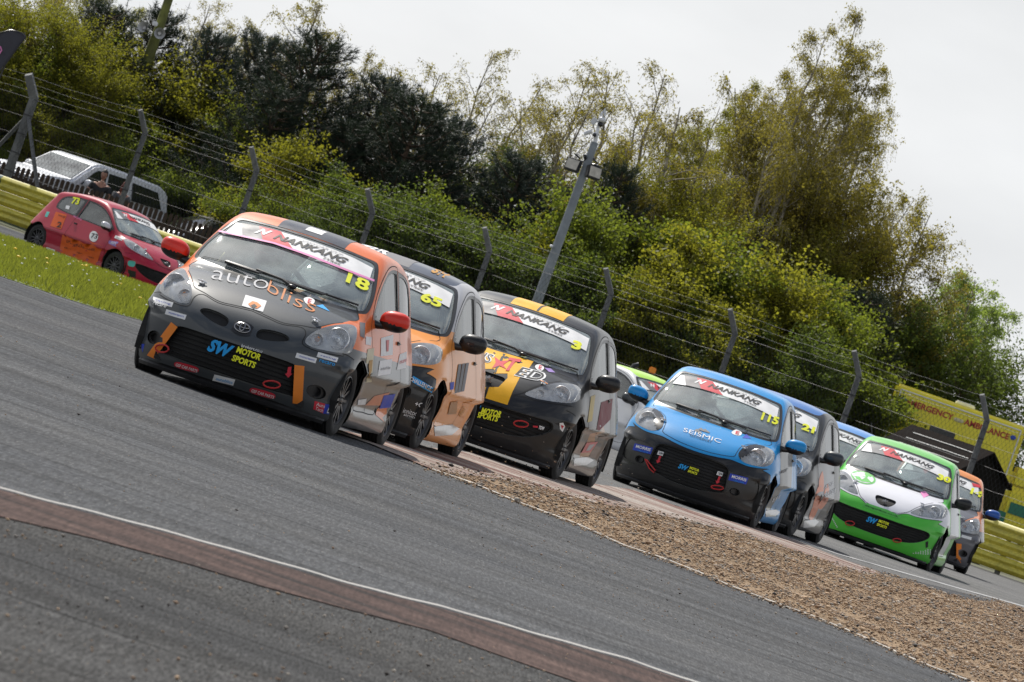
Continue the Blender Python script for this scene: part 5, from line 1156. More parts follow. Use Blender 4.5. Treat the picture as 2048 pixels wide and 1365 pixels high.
def runline(fn, name, r, m, barbs=False, sag=.03):
    P = []
    for i in range(len(KN)-1):
        a, b_ = fn(i), fn(i+1)
        for k in range(8): t = k/8; P.append(a.lerp(b_, t) + Vector((0, 0, -sag*4*t*(1-t))) + Vector((0, 0, .006*math.sin(17*t+i*5))))
    P.append(fn(len(KN)-1)); mb = MB(); mb.tube(P, r, 4, caps=False)
    if barbs:
        for a, b_ in zip(P[:-1], P[1:]):
            for t in (.15, .45, .8): c = a.lerp(b_, t); mb.tube([c+Vector((-.015, 0, .022)), c+Vector((.015, 0, -.022))], r*.55, 3, caps=False); mb.tube([c+Vector((.015, 0, .022)), c+Vector((-.015, 0, -.022))], r*.55, 3, caps=False)
    fchild(mb.build(name, m))
FR = -.08
for f_ in (.28, .62, .96): runline(lambda i: strands[i][0].lerp(strands[i][1], f_) + Vector((0, FR, 0)), 'barbed_strand', .0025, M_WIRE2)
for k in range(6): runline(lambda i, k=k: Vector((strands[i][0].x, strands[i][0].y+FR, strands[i][0].z - .03 - k*.47)), 'line_wire', .0036, M_WIRE, barbs=(k == 0), sag=.015)
# woven diagonals of the chain link
mb = MB(); s0, s1 = KN[0][0], KN[-1][0]; H = 3.0; P = .115; V = []; F = []
kz_of = lambda s: np.interp(s, [k[0] for k in KN], [k[1] for k in KN])
for dirn in (1, -1):
    s = s0 - (H if dirn > 0 else 0)
    while s < s1 + (H if dirn < 0 else 0):
        h0 = 0.0; nst = 12; prev = None
        a = s; b = s + dirn*H*.62
        pts = []
        for k in range(nst+1):
            q = a + (b-a)*k/nst; z = kz_of(q) - k/nst*H; 
            if s0 <= q <= s1: 
                p = bpt(q, .9-.09); gz = float(ground(*p)); 
                if z > gz: pts.append(Vector((p[0], p[1], z)))
        if len(pts) > 1:
            w = .0027
            for p, q in ((pts[0], pts[-1]),):
                b0 = len(V); t = (q-p).normalized(); x = t.cross(Vector((0, 1, 0))).normalized()*w; y = Vector((0, w, 0)); V += [p+x, p-x*.5+y, p-x*.5-y, q+x, q-x*.5+y, q-x*.5-y]; F += [(b0, b0+1, b0+4, b0+3), (b0+1, b0+2, b0+5, b0+4), (b0+2, b0, b0+3, b0+5)]
        s += P
o = fchild(mesh_obj('chain_link_mesh', V, F, [mat('mesh_wire', (.045, .047, .05), .8, var=.2, spec=.1)])); o['kind'] = 'stuff'
# braces of the straining post
kn = strands[1][0]; 
for dx_, nm in ((1.75, 'brace'), (-1.6, 'brace')):
    q = bpt(KN[1][0]+dx_, .9); mb = MB(); prism(mb, Vector((kn.x, kn.y-.05, kn.z-.45)), Vector((q[0], q[1]-.05, float(ground(*q))+.15)), .09, .09); fchild(mb.build('brace', M_CON))

# ------------------------------------------------------------------ what stands behind the fence: vehicles, people, masts
def gz(x, y): return float(ground(x, y))
def base_at(px, py, Y): p = at(px, py, Y); return Vector((p.x, Y, gz(p.x, Y)))
def loft(secs, mats_fn=None, close=True):
    """sections = list of equally long point loops -> V, F"""
    V = [p for s in secs for p in s]; m = len(secs[0]); F = []
    for i in range(len(secs)-1):
        for j in range(m if close else m-1): a, b_ = i*m+j, i*m+(j+1) % m; F.append((a, b_, b_+m, a+m))
    F.append(tuple(range(m))[::-1]); F.append(tuple(range((len(secs)-1)*m, len(secs)*m))); return V, F
def side_body(outline, halfw, tum, zb, name, m, parent, bev=.05):
    """side outline (x, z) extruded across the width, narrowing above zb"""
    bm = bmesh.new(); L = []
    for sg in (-1, 1):
        L.append([bm.verts.new((x, sg*(halfw - max(0, z-zb)*tum), z)) for x, z in outline])
    n = len(outline); bm.faces.new(L[0]); bm.faces.new(L[1][::-1])
    for i in range(n): bm.faces.new((L[0][i], L[1][i], L[1][(i+1) % n], L[0][(i+1) % n])[::-1])
    bmesh.ops.recalc_face_normals(bm, faces=bm.faces)
    bmesh.ops.bevel(bm, geom=bm.edges[:], offset=bev, segments=3, affect='EDGES', clamp_overlap=True)
    bmesh.ops.triangulate(bm, faces=[f for f in bm.faces if len(f.verts) > 4])
    mb = MB(); mb.bm(bm); o = mb.build(name, m, parent, smooth=True); return o
def plate(name, pts, halfw, tum, zb, m, parent, side, th=.012):
    """pane lying on the leaning side of a body made by side_body"""
    mb = MB(); f = lambda x, z, o_: (x, side*(halfw - max(0, z-zb)*tum + o_), z); n = len(pts)
    mb.add([f(x, z, -th) for x, z in pts] + [f(x, z, th) for x, z in pts], [tuple(range(n)), tuple(range(n, 2*n))[::-1]] + [(i, (i+1) % n, n+(i+1) % n, n+i) for i in range(n)])
    return mb.build(name, m, parent)
P_VW = paint('van_white', (.66, .68, .72), dirt=.1); M_DG = mat('dark_glass', (.015, .018, .02), .08, var=.1)
# white pickup with a hard top, nose to the left
def pickup(loc, rz):
    e = empty('pickup_truck', loc, rz); tag(e, 'white double cab pickup with a hard top canopy behind the picket fence', 'pickup')
    body = [(2.55,.45),(2.62,.75),(2.55,1.02),(2.35,1.12),(1.45,1.22),(1.35,1.22),(.62,1.74),(.35,1.82),(-.6,1.84),(-2.15,1.80),(-2.5,1.66),(-2.62,1.15),(-2.66,.6),(-2.6,.42)]
    side_body(body, .90, .20, 1.12, 'body', P_VW, e, .055)
    for s in (1, -1):
        plate('side_window', [(1.02,1.20),(.60,1.56),(.42,1.66),(.08,1.68),(.06,1.16)], .90, .20, 1.12, M_DG, e, s); plate('side_window', [(-.04,1.17),(-.02,1.68),(-.72,1.69),(-.86,1.19)], .90, .20, 1.12, M_DG, e, s)
        plate('canopy_window', [(-1.10,1.22),(-1.02,1.66),(-2.05,1.63),(-2.30,1.24)], .90, .20, 1.12, M_DG, e, s)
        plate('headlight', [(2.50,.86),(2.46,1.04),(2.12,1.08),(2.2,.90)], .905, .20, 1.12, M_LAMPIN, e, s)
        for x in (1.62, -1.55):
            w_ = bpy.data.objects.new('wheel', None); COL.objects.link(w_); w_.parent = e; w_.location = (x, s*.76, .38)
            mb = MB(); mb.lathe([(.22,-.12),(.34,-.12),(.38,-.08),(.38,.08),(.34,.12),(.22,.12)], 24); mb.build('tyre', M_RUB, w_, True); mb = MB(); mb.lathe([(0,.09*s),(.1,.11*s),(.22,.10*s),(.22,-.1*s)], 16); mb.build('rim', M_RIM, w_, True)
        mb = MB(); mb.ell((.93, s*1.04, 1.27), (.06, .13, .10), 3); mb.tube([(.93, s*.88, 1.2), (.93, s*.98, 1.22)], .03); mb.build('mirror', P_VW, e, smooth=True)
    mb = MB(); mb.add([(1.36,-.78,1.235),(1.36,.78,1.235),(.66,.68,1.728),(.66,-.68,1.728),(1.33,-.78,1.225),(1.33,.78,1.225),(.63,.68,1.715),(.63,-.68,1.715)], [(0,1,2,3),(7,6,5,4),(0,4,5,1),(1,5,6,2),(2,6,7,3),(3,7,4,0)]); mb.build('windscreen', glass_mat('pale_windscreen', (.5,.55,.55), .35, (.5,.55,.55)), e)
    mb = MB(); 
    for k in range(5): mb.box((2.60, 0, .62+k*.07), (.05, 1.1, .03)); 
    mb.build('grille', M_BLACK, e); mb = MB(); mb.box((2.63, 0, .50), (.14, 1.7, .16), bev=.03); mb.build('front_bumper', P_VW, e)
    return e
ra = math.radians(233); pc = at(197, 330, 201.2); ox = pc.x - (.45*math.cos(ra) - .75*math.sin(ra)); oy = 201.2 - (.45*math.sin(ra) + .75*math.cos(ra)); pickup((ox, oy, pc.z-1.80), ra)
# dark car parked beside it, only roof and glass above the pickets
S0 = shape('round')
e = empty('parked_car', (at(418, 436, 203.5).x+.3, 203.5, at(418, 436, 203.5).z-1.40), math.radians(215)); tag(e, 'glossy black hatchback parked right of the white pickup behind the fence', 'car')
P_DK = paint('parked_black_paint', (.015, .016, .018), dirt=.05); e.scale = (1.08, 1.05, 1.02)
for nm, lb, m_ in (('body', ['body', 'door_left', 'door_right', 'hood', 'front_bumper', 'roof'], P_DK), ('windscreen', ['windscreen', 'windscreen_trim'], M_DG), ('side_window', ['door_glass_left', 'quarter_glass_left', 'trim_door_left', 'trim_quarter_left'], M_DG), ('side_window', ['door_glass_right', 'quarter_glass_right', 'trim_door_right', 'trim_quarter_right'], M_DG), ('rear_window', ['rear_glass'], M_DG), ('headlight', ['headlight_left'], M_LAMPIN), ('headlight', ['headlight_right'], M_LAMPIN)):
    V, N, F = sub_mesh(S0, np.isin(S0['lab'], lb)); mesh_obj(nm, V, F, [m_], e, normals=N)
for sx in (1, -1):
    for sg in (1, -1): mb = MB(); mb.lathe([(.0,-.08),(.25,-.09),(.28,-.06),(.28,.06),(.25,.09),(.0,.08)], 24); mb.build('wheel', M_RUB, e, True, (sx*WX, sg*.70, WR))
# brown picket fence
M_PKT = mat('picket_brown', (.045, .028, .018), .8, var=.35, scale=6)
pf0, pf1 = at(-60, 306, 199.5), at(560, 500, 197.8); pfe = empty('picket_fence', (pf0.x, pf0.y, gz(pf0.x, pf0.y))); tag(pfe, 'low brown picket fence with rounded tops in front of the parked pickup', 'fence'); I4 = Matrix.Translation(-pfe.location)
mb = MB(); pr = [(-.048, -1.4), (.048, -1.4)] + [(.048*math.cos(a), .048*math.sin(a)+0) for a in np.linspace(0, math.pi, 9)]; n = len(pr)
mb.add([(x, -.011, z) for x, z in pr] + [(x, .011, z) for x, z in pr], [tuple(range(n)), tuple(range(n, 2*n))[::-1]] + [(i, (i+1) % n, n+(i+1) % n, n+i)[::-1] for i in range(n)])
pme = mb.build('picket', M_PKT); L_len = (pf1-pf0).length; cnt = int(L_len/.131)
pme.parent = pfe; pme.matrix_parent_inverse = I4
for i in range(cnt):
    o = pme if i == 0 else pme.copy()
    if i: COL.objects.link(o)
    p = pf0.lerp(pf1, i/cnt); o.location = (p.x, p.y, p.z+.01*math.sin(i*1.7)); o.rotation_euler = (0, random.uniform(-.02, .02), random.uniform(-.1, .1))
for dz in (-.28, -1.0):
    mb = MB(); a, b_ = pf0+Vector((0, .035, dz)), pf1+Vector((0, .035, dz)); prism(mb, a, b_, .04, .09); o = mb.build('rail', M_PKT); o.parent = pfe; o.matrix_parent_inverse = I4
# two spectators leaning on the pickets
SKIN = mat('skin', (.36, .18, .12), .55, var=.15); HAIR = mat('dark_hair', (.018, .012, .010), .6, var=.3, scale=40); HAIRR = mat('auburn_hair', (.13, .03, .02), .6, var=.3, scale=40)
def person(loc, rz, label, top, topcol, trouser, hair, female=False, scale=1.0):
    e = empty('person', loc, rz); e.scale = (scale,)*3; tag(e, label, 'person'); sw = .17 if female else .20
    # faces +x; body bends slightly forward, forearms rest in front
    J = [((0,0,.95),(.13,.16)),((.02,0,1.12),(.11,.14)),((.07,0,1.30),(.12,.17)),((.10,0,1.44),(.09,.13)),((.12,0,1.53),.055),((.14,0,1.60),.05)]
    E = [(0,1),(1,2),(2,3),(3,4),(4,5)]
    def arm(s):
        b = len(J); J.extend([((.10,s*sw,1.43),.065),((.14,s*(sw+.06),1.27),.05),((.22,s*(sw+.05),1.16),.042),((.36,s*.12,1.15),.034),((.44,s*.02,1.16),.028)]); E.extend([(3,b),(b,b+1),(b+1,b+2),(b+2,b+3),(b+3,b+4)])
    def leg(s):
        b = len(J); J.extend([((0,s*.09,.88),.095),((.02,s*.10,.50),.06),((-.02,s*.10,.10),.045),((.10,s*.11,.03),.035)]); E.extend([(0,b),(b,b+1),(b+1,b+2),(b+2,b+3)])
    arm(1); arm(-1); leg(1); leg(-1); skin_body('body', J, E, SKIN, e)
    # shirt and trousers follow the body
    shJ = [((0,0,.90),(.145,.175)),((.02,0,1.12),(.125,.155)),((.07,0,1.30),(.135,.185)),((.10,0,1.45),(.10,.15))]; shE = [(0,1),(1,2),(2,3)]
    for s in (1, -1): b = len(shJ); shJ += [((.10,s*sw,1.43),.078),((.14,s*(sw+.055),1.29),.062)]; shE += [(3,b),(b,b+1)]
    skin_body('t_shirt', shJ, shE, topcol, e)
    tJ = [((0,0,.93),(.14,.17))]; tE = []
    for s in (1, -1): b = len(tJ); tJ += [((0,s*.09,.86),.105),((.02,s*.10,.50),.075),((-.01,s*.10,.12),.06)]; tE += [(0,b),(b,b+1),(b+1,b+2)]
    skin_body('trousers', tJ, tE, trouser, e)
    mb = MB(); bm = bmesh.new(); bmesh.ops.create_uvsphere(bm, u_segments=20, v_segments=16, radius=1)
    for v in bm.verts:
        x, y, z = v.co; jaw = 1 - .22*max(0, -z)**1.2; v.co = Vector((x*.098*(jaw if x > 0 else 1), y*.076*jaw, z*.122))
        if x > .6 and abs(y) < .25 and -.25 < z < .15: v.co.x += .018*(1-abs(y)/.25)   # nose
        if x > .5 and .12 < z < .32 and .2 < abs(y) < .6: v.co.x -= .008                # eye sockets
    mb.bm(bm, Matrix.Translation((.165, 0, 1.71))); 
    for s in (1, -1): mb.ell((.155, s*.077, 1.705), (.018, .01, .03), 1)
    mb.mi = 1
    for s in (1, -1): mb.ell((.252, s*.030, 1.735), (.008, .014, .007), 1)
    mb.mi = 2; mb.ell((.258, 0, 1.658), (.006, .024, .006), 1)
    mb.build('head', [SKIN, M_BLACK, mat('lips', (.3, .09, .08), .5, var=0)], e, smooth=True)
    hb = MB(); bm = bmesh.new(); bmesh.ops.create_uvsphere(bm, u_segments=20, v_segments=16, radius=1); kill = []
    for v in bm.verts:
        x, y, z = v.co; r = 1+.05*math.sin(9*y+5*x)*math.cos(8*z); v.co = Vector((x*.108*r, y*.088*r, z*.128*r))
    for f in bm.faces:
        c = f.calc_center_median()
        if (c.x > .045 and c.z < .055) or (c.z < (-.11 if female else -.04) and c.x > -.3): kill.append(f)
    bmesh.ops.delete(bm, geom=kill, context='FACES'); bmesh.ops.solidify(bm, geom=bm.faces[:], thickness=.01); hb.bm(bm, Matrix.Translation((.158, 0, 1.722)))
    if female: hb.ell((.07, .0, 1.62), (.055, .09, .16), 3); hb.ell((.12, .085, 1.60), (.04, .025, .12), 2); hb.ell((.12, -.085, 1.60), (.04, .025, .12), 2)
    hb.build('hair', hair, e, smooth=True)
    # hands: palm and five fingers folded over the rail
    for s in (1, -1):
        h = MB(); c = Vector((.45, s*.01, 1.16)); h.ell(c, (.045, .035, .018), 2)
        for k in range(4): f0 = c+Vector((.03, s*(-.03+k*.018), .002)); h.tube([f0, f0+Vector((.032, 0, .002)), f0+Vector((.052-.004*abs(k-1.5), 0, -.018))], [.0095, .009, .007], 6)
        h.tube([c+Vector((-.01, s*.03, 0)), c+Vector((.015, s*.052, -.004)), c+Vector((.038, s*.055, -.012))], [.011, .010, .008], 6); h.build('hand', SKIN, e, smooth=True)
    return e
TS1, TS2, JN = mat('black_shirt', (.012, .013, .016), .8, var=.3), mat('grey_shirt', (.07, .072, .08), .85, var=.3), mat('dark_jeans', (.02, .025, .045), .8, var=.3)
q = at(210, 352, 199.9); person((q.x, 200.15, q.z-1.70*1.06), math.radians(-98), 'man with short dark hair and black T-shirt watching beside the white pickup', 0, TS1, JN, HAIR, scale=1.06)
q = at(247, 372, 199.9); person((q.x, 200.1, q.z-1.66), math.radians(-68), 'woman with auburn hair and grey T-shirt leaning behind the second fence post', 0, TS2, JN, HAIRR, True, .98)
# floodlight and camera mast
Ym = 190.0; pb, pt = at(1072, 610, Ym), at(1190, 285, Ym); e = empty('floodlight_mast', (pb.x, Ym, gz(pb.x, Ym))); tag(e, 'grey steel mast carrying two floodlights and white cameras in front of the trees', 'mast'); IM = Matrix.Translation(-e.location)
def mch(mb, nm, m_, smooth=False): o = mb.build(nm, m_, e, smooth); o.matrix_parent_inverse = IM; return o
ax = (pt-pb); ax = ax/ax.z; b0 = pb + ax*(gz(pb.x, Ym)-pb.z-.1)
M_STL = principled('mast_grey', (.20, .225, .25), .6); f = noise(M_STL, 3, 6); setc(M_STL, ramp(M_STL, f, [(.3, (.15, .17, .19)), (.7, (.24, .27, .30))]))
mb = MB(); mb.tube([b0, b0.lerp(pt, .5), pt], [.135, .115, .09], 16); mch(mb, 'pole', M_STL, True); sc = Ym/FOC
def off(px, py, dy=0): p = at(px, py, Ym); p.y += dy; return p
mb = MB(); mb.tube([off(1145, 318), off(1200, 334)], .022, 8); mb.tube([off(1150, 308), off(1160, 318)], .02, 8); mb.tube([off(1170, 312, -.15), off(1172, 330, .15)], .04, 8); mb.tube([off(1185, 316), off(1196, 328), off(1180, 330)], .03, 6); mch(mb, 'bracket', M_BLACK)
M_FLO = mat('floodlight_glass', (.45, .42, .36), .25, var=.2)
for (x, y, a_) in ((1146, 331, -.35), (1187, 346, .45)):
    c = off(x, y, -.1); R = Matrix.Rotation(a_, 3, 'Z') @ Matrix.Rotation(-.25, 3, 'X'); mb = MB(); mb.mi = 0; mb.box(c, (.36, .16, .30), R, .02); mb.mi = 1; mb.box(c + R @ Vector((0, -.083, 0)), (.30, .012, .24), R); mch(mb, 'floodlight', [M_BLACK, M_FLO])
M_CAM = mat('camera_white', (.62, .63, .65), .4, var=.1)
mb = MB(); mb.tube([pt, off(1195, 262), off(1201, 235)], [.05, .045, .03], 8); mch(mb, 'camera_arm', M_CAM, True)
mb = MB(); mb.tube([off(1200, 246), off(1204, 226), off(1209, 218), off(1210, 232)], .032, 8); mb.ell(off(1204, 240, -.05), (.10, .10, .07), 2); mb.mi = 1; mb.ell(off(1201, 249, -.05), (.07, .07, .07), 2); mch(mb, 'dome_camera', [M_CAM, M_BLACK], True)
mb = MB(); mb.box(off(1188, 243), (.13, .12, .17), Matrix.Rotation(.5, 3, 'Y'), .02); mch(mb, 'junction_box', M_CAM)
mb = MB(); mb.tube([off(1168, 268), off(1184, 262)], .055, 10); mb.box(off(1190, 270, -.1), (.12, .22, .10), None, .02); mb.mi = 1; mb.ell(off(1189, 271, -.22), (.05, .02, .05), 2); mch(mb, 'camera', [M_CAM, M_BLACK], True)
mb = MB(); mb.ell(off(1102.5, 493, -.12), (.045, .06, .04), 2); mch(mb, 'small_camera', M_CAM, True)
# wooden pole with loudspeakers
Yp = 211.; P4 = [at(294, 126, Yp), at(309, 82, Yp), at(318, 58, Yp), at(337, 0, Yp), at(350, -40, Yp)]; g0 = Vector((P4[0].x-.25, Yp, gz(P4[0].x, Yp))); e = empty('loudspeaker_pole', g0); tag(e, 'greenish wooden pole carrying two horn loudspeakers above the bushes at upper left', 'pole'); IM = Matrix.Translation(-e.location)
mb = MB(); mb.tube([g0] + P4, [.17, .155, .135, .125, .115, .11], 12); mch(mb, 'pole', mat('mossy_wood', (.13, .14, .035), .85, var=.4, scale=4), True)
for (x, y, s) in ((289, 56, -1), (319, 67, 1)):
    c = at(x, y, Yp-.3); d = Vector((s*.45 if s < 0 else .1, -1, 0 if s > 0 else .1)).normalized(); R = d.to_track_quat('Z', 'Y').to_matrix().to_4x4(); R.translation = c; mb = MB(); b0_ = len(mb.V)
    mb.lathe([(.145,.10),(.15,.12),(.12,.06),(.07,-.04),(.045,-.12),(.045,-.22),(0,-.22)], 20, 'z'); mb.lathe([(.0, .0),(.05,.01),(.04,-.05)], 12, 'z'); mb.V[b0_:] = [tuple(R @ Vector(v)) for v in mb.V[b0_:]]; mch(mb, 'horn_loudspeaker', mat('horn_grey', (.5, .5, .5), .5, var=.15), True)
mb = MB(); mb.box(at(310, 48, Yp-.2), (.15, .12, .12), None, .02); mch(mb, 'terminal_box', M_CAM)
for a_, b_ in (((309, 13), (322, 19)), ((328, 20), (342, 25))): mb = MB(); mb.tube([at(*a_, Yp), at(*b_, Yp)], .02, 6); mch(mb, 'climbing_step', M_BLACK)
# feather flag
Yf = 186.; e = empty('feather_flag', (at(-60, 300, Yf).x, Yf, gz(-14, Yf))); tag(e, 'charcoal feather flag with a curved top at the left edge', 'flag'); IM = Matrix.Translation(-e.location)
fp = [at(x, y, Yf) for x, y in ((-58, 330), (-30, 225), (10, 130), (38, 92), (52, 76), (44, 66), (22, 60), (0, 66), (-24, 78))]; mb = MB(); mb.tube([g for g in fp], [.03, .026, .02, .016, .012, .012, .012, .012, .012], 6); mch(mb, 'flag_pole', M_BLACK, True)
out = smooth_loop([(52, 76), (44, 66), (22, 61), (0, 66), (-24, 80), (-50, 130), (-70, 260), (-48, 250), (-5, 152), (32, 100)], True, 4); V = []; n = len(out)
for k, (x, y) in enumerate(out): p = at(x, y, Yf+.03+.03*math.sin(k*.5)); V.append(p)
for k, (x, y) in enumerate(out): p = at(x, y, Yf+.04+.03*math.sin(k*.5)); V.append(p)
mb = MB(); mb.add(V, [tuple(range(n)), tuple(range(n, 2*n))[::-1]] + [(i, (i+1) % n, n+(i+1) % n, n+i)[::-1] for i in range(n)]); mch(mb, 'flag_cloth', mat('flag_charcoal', (.045, .045, .055), .8, var=.2))
mb = MB(); mb.tube([at(-4, 92, Yf-.03), at(1, 95, Yf-.03), at(3, 101, Yf-.03), at(-3, 110, Yf-.03)], .02, 5); mch(mb, 'flag_print', SPK)
# ambulance
Ya = 205.; sca = Ya/FOC; tl, tr = at(1799, 769, Ya), at(2053, 853, Ya); g1 = gz(tl.x, Ya); e = empty('ambulance', ((tl.x+tr.x)/2, Ya, g1)); tag(e, 'yellow emergency ambulance with red lettering behind the fence at right', 'ambulance')
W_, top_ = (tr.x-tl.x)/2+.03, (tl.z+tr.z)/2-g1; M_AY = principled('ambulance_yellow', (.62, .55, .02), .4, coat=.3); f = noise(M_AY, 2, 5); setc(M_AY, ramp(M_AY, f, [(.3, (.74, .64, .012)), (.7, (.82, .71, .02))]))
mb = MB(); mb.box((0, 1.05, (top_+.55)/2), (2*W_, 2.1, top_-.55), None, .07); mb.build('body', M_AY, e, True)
mb = MB(); z1, z2 = top_-.13, .9
for a_, b_ in (((-W_+.12, z1), (W_-.12, z1)), ((-W_+.12, z1), (-W_+.12, z2)), ((W_-.12, z1), (W_-.12, z2))): mb.tube([(a_[0], -.008, a_[1]), (b_[0], -.008, b_[1])], .018, 6)
mb.build('trim_beading', SW, e)
mb = MB(); mb.box((0, -.012, 1.55), (.68, .03, .26), None, .012); o = mb.build('window', M_DG, e); o.location = (-.28, 0, .12+top_-2.55)
M_BLM = mat('blue_beacon', (.01, .06, .45), .25, var=.2)
for sx in (-1, 1): mb = MB(); mb.box((sx*(W_-.26), -.04, top_-.36), (.15, .08, .12), None, .03); mb.build('blue_beacon', M_BLM, e, True)
mb = MB(); mb.box((.02, -.03, top_-.40), (.26, .05, .09), None, .02); mb.build('side_lamp', mat('lamp_cream', (.6, .55, .35), .4, var=.1), e, True)
mb = MB(); mb.box((.1, .8, top_+.03), (.5, .6, .12), None, .03); mb.build('roof_vent', M_CAM, e, True)
M_RL = mat('lettering_red', (.42, .03, .02), .5, var=.05)
def wall_text(t, x0, x1, z, h, m_, parent, y=-.012, bold=.03): V, F = text_mesh(t, bold); return mesh_obj('lettering', np.c_[x0+V[:, 0]*(x1-x0), np.full(len(V), y), z+V[:, 1]*h], F, [m_], parent)
wall_text('EMERGENCY', -W_+.36, -.13, top_-.46, .16, M_RL, e); wall_text('AMBULANCE', .17, W_-.36, top_-.46, .16, M_RL, e)
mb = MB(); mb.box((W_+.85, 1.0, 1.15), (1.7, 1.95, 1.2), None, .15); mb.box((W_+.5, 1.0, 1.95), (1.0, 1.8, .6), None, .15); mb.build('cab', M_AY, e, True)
M_AG = mat('ambulance_green', (.01, .16, .10), .4, var=.1)
for i in range(9):
    for j in range(2):
        if (i+j) % 2: mb = MB(); mb.box((-W_+.3+i*.62, -.006, .90+j*.30), (.60, .02, .29)); mb.build('green_block', M_AG, e)
for x in (-W_+.8, W_+1.1): mb = MB(); mb.lathe([(0,-.1),(.3,-.1),(.35,-.06),(.35,.06),(.3,.1),(0,.1)], 24, c=(x, .12, .35)); mb.build('wheel', M_RUB, e, True)
# dark timber hut in front of the ambulance
Yh = 196.; ap = at(1979, 906, Yh); re = at(1985, 905, Yh); lf = at(1805, 854, Yh+1.5); gh = gz(ap.x, Yh); e = empty('timber_hut', (ap.x, Yh, gh), math.radians(38)); tag(e, 'dark timber hut with a felt roof in front of the ambulance', 'hut')
hp = ap.z-gh; hw = .88; ev = hp-.62; Lh = 2.9; M_WD = mat('hut_timber', (.010, .009, .008), .85, var=.4, scale=10, spec=.1); M_FELT = mat('roof_felt', (.012, .009, .008), 1.0, var=.35, scale=6, spec=.05)
wl = MB(); wl.add([(-hw+.08, 0, 0), (hw-.08, 0, 0), (hw-.08, 0, ev), (0, 0, hp-.06), (-hw+.08, 0, ev), (-hw+.08, Lh, 0), (hw-.08, Lh, 0), (hw-.08, Lh, ev), (0, Lh, hp-.06), (-hw+.08, Lh, ev)], [(0,1,2,3,4), (9,8,7,6,5), (0,4,9,5), (2,1,6,7)]); wl.build('wall', M_WD, e)
for s in (-1, 1):
    mb = MB(); a0, a1 = Vector((0, -.18, hp)), Vector((s*(hw+.06), -.18, ev-.09)); d_ = Vector((0, Lh+.36, 0)); up = Vector((0, 0, .05)); mb.add([a0, a1, a1+d_, a0+d_, a0+up, a1+up, a1+d_+up, a0+d_+up], [(0,1,2,3), (7,6,5,4), (0,4,5,1), (1,5,6,2), (2,6,7,3), (3,7,4,0)]); mb.build('roof', M_FELT, e)
    for k in (.28, .52, .76):
        c = a0.lerp(a1, k) + up*1.25; mb = MB(); mb.tube([c+Vector((0, .25+.1*k, 0)), c+Vector((0, 1.2, .006)), c+Vector((0, Lh-.3*k, 0))], .013, 5); mb.build('roof_batten', mat('batten_white', (.5, .5, .5), .6, var=.3), e)
for k in range(9): mb = MB(); x = -hw+.16+k*.19; mb.box((x, -.008, ev/2), (.178, .012, ev)); mb.build('plank', M_WD, e)
mb = MB(); mb.tube([at(1744, 880, 197), at(1743, 846, 197)], .012, 5); o = mb.build('thin_aerial', M_WIRE2); tag(o, 'thin pale aerial rising above the roof of the green car', 'aerial')
# recovery vehicle behind the silver car
Yr = 168.; c0 = at(1300, 800, Yr); e = empty('recovery_vehicle', (c0.x, Yr, gz(c0.x, Yr))); tag(e, 'dark recovery vehicle with an amber beacon and exhaust stack behind the silver car', 'recovery vehicle'); L0 = e.location
mb = MB(); mb.box((-.2, .9, .85), (2.0, 1.5, .75), None, .12); mb.build('body', M_BLACK, e, True); mb = MB(); mb.box((-.8, .8, .42), (1.9, 1.3, .3), None, .05); mb.build('chassis', M_PLAS, e)
bc = at(1305, 741, Yr)-L0; mb = MB(); mb.box(bc, (.15, .12, .13), None, .02); o = mb.build('amber_beacon', mat('amber_plastic', (.85, .28, .01), .3, var=.15), e, True); mb = MB(); mb.box(bc+Vector((0, 0, -.11)), (.18, .14, .08), None, .01); mb.tube([bc+Vector((0, 0, -.1)), bc+Vector((0, 0, -.6))], .03, 8); mb.build('beacon_mount', M_BLACK, e)
ec = at(1262, 740, Yr)-L0; mb = MB(); mb.tube([ec+Vector((-.02, 0, -.6)), ec, ec+Vector((.03, 0, .10)), ec+Vector((.12, 0, .16))], [.05, .05, .05, .045], 8); mb.build('exhaust_stack', M_BLACK, e, True)
mb = MB(); a_ = at(1218, 735, Yr)-L0; mb.box(a_, (.35, .2, .08), None, .02); mb.build('light_bar', M_BLACK, e)
for sx in (-.9, .7): mb = MB(); mb.lathe([(0,-.12),(.32,-.12),(.38,-.06),(.38,.06),(.32,.12),(0,.12)], 20, c=(sx, .15, .38)); mb.build('wheel', M_RUB, e, True)

# ------------------------------------------------------------------ trees and bushes
BARK = mat('birch_bark', (.30, .27, .22), .8, var=.55, scale=5); TWIG = mat('twig_brown', (.055, .038, .022), .85, var=.3); PBARK = mat('pine_bark', (.09, .06, .04), .9, var=.4, scale=4)
LV = dict(birch=leaf_mat('birch_leaf', (.15, .155, .028), .55, .22, .5), birchb=leaf_mat('birch_leaf_brown', (.155, .14, .04), .52, .22, .5), pale=leaf_mat('pale_leaf', (.16, .22, .085), .52, .3, .5),
          haw=leaf_mat('hawthorn_leaf', (.105, .135, .028), .48, .42, .5), hawd=leaf_mat('bramble_leaf', (.07, .10, .028), .42, .4, .5), yel=leaf_mat('yellow_green_leaf', (.135, .14, .024), .5, .38, .5),
          pine=leaf_mat('pine_needle', (.030, .042, .030), .15, .45, .6, (.03, .05, .02)), pineb=leaf_mat('pine_needle_blue', (.045, .060, .050), .15, .4, .6, (.04, .06, .035)))
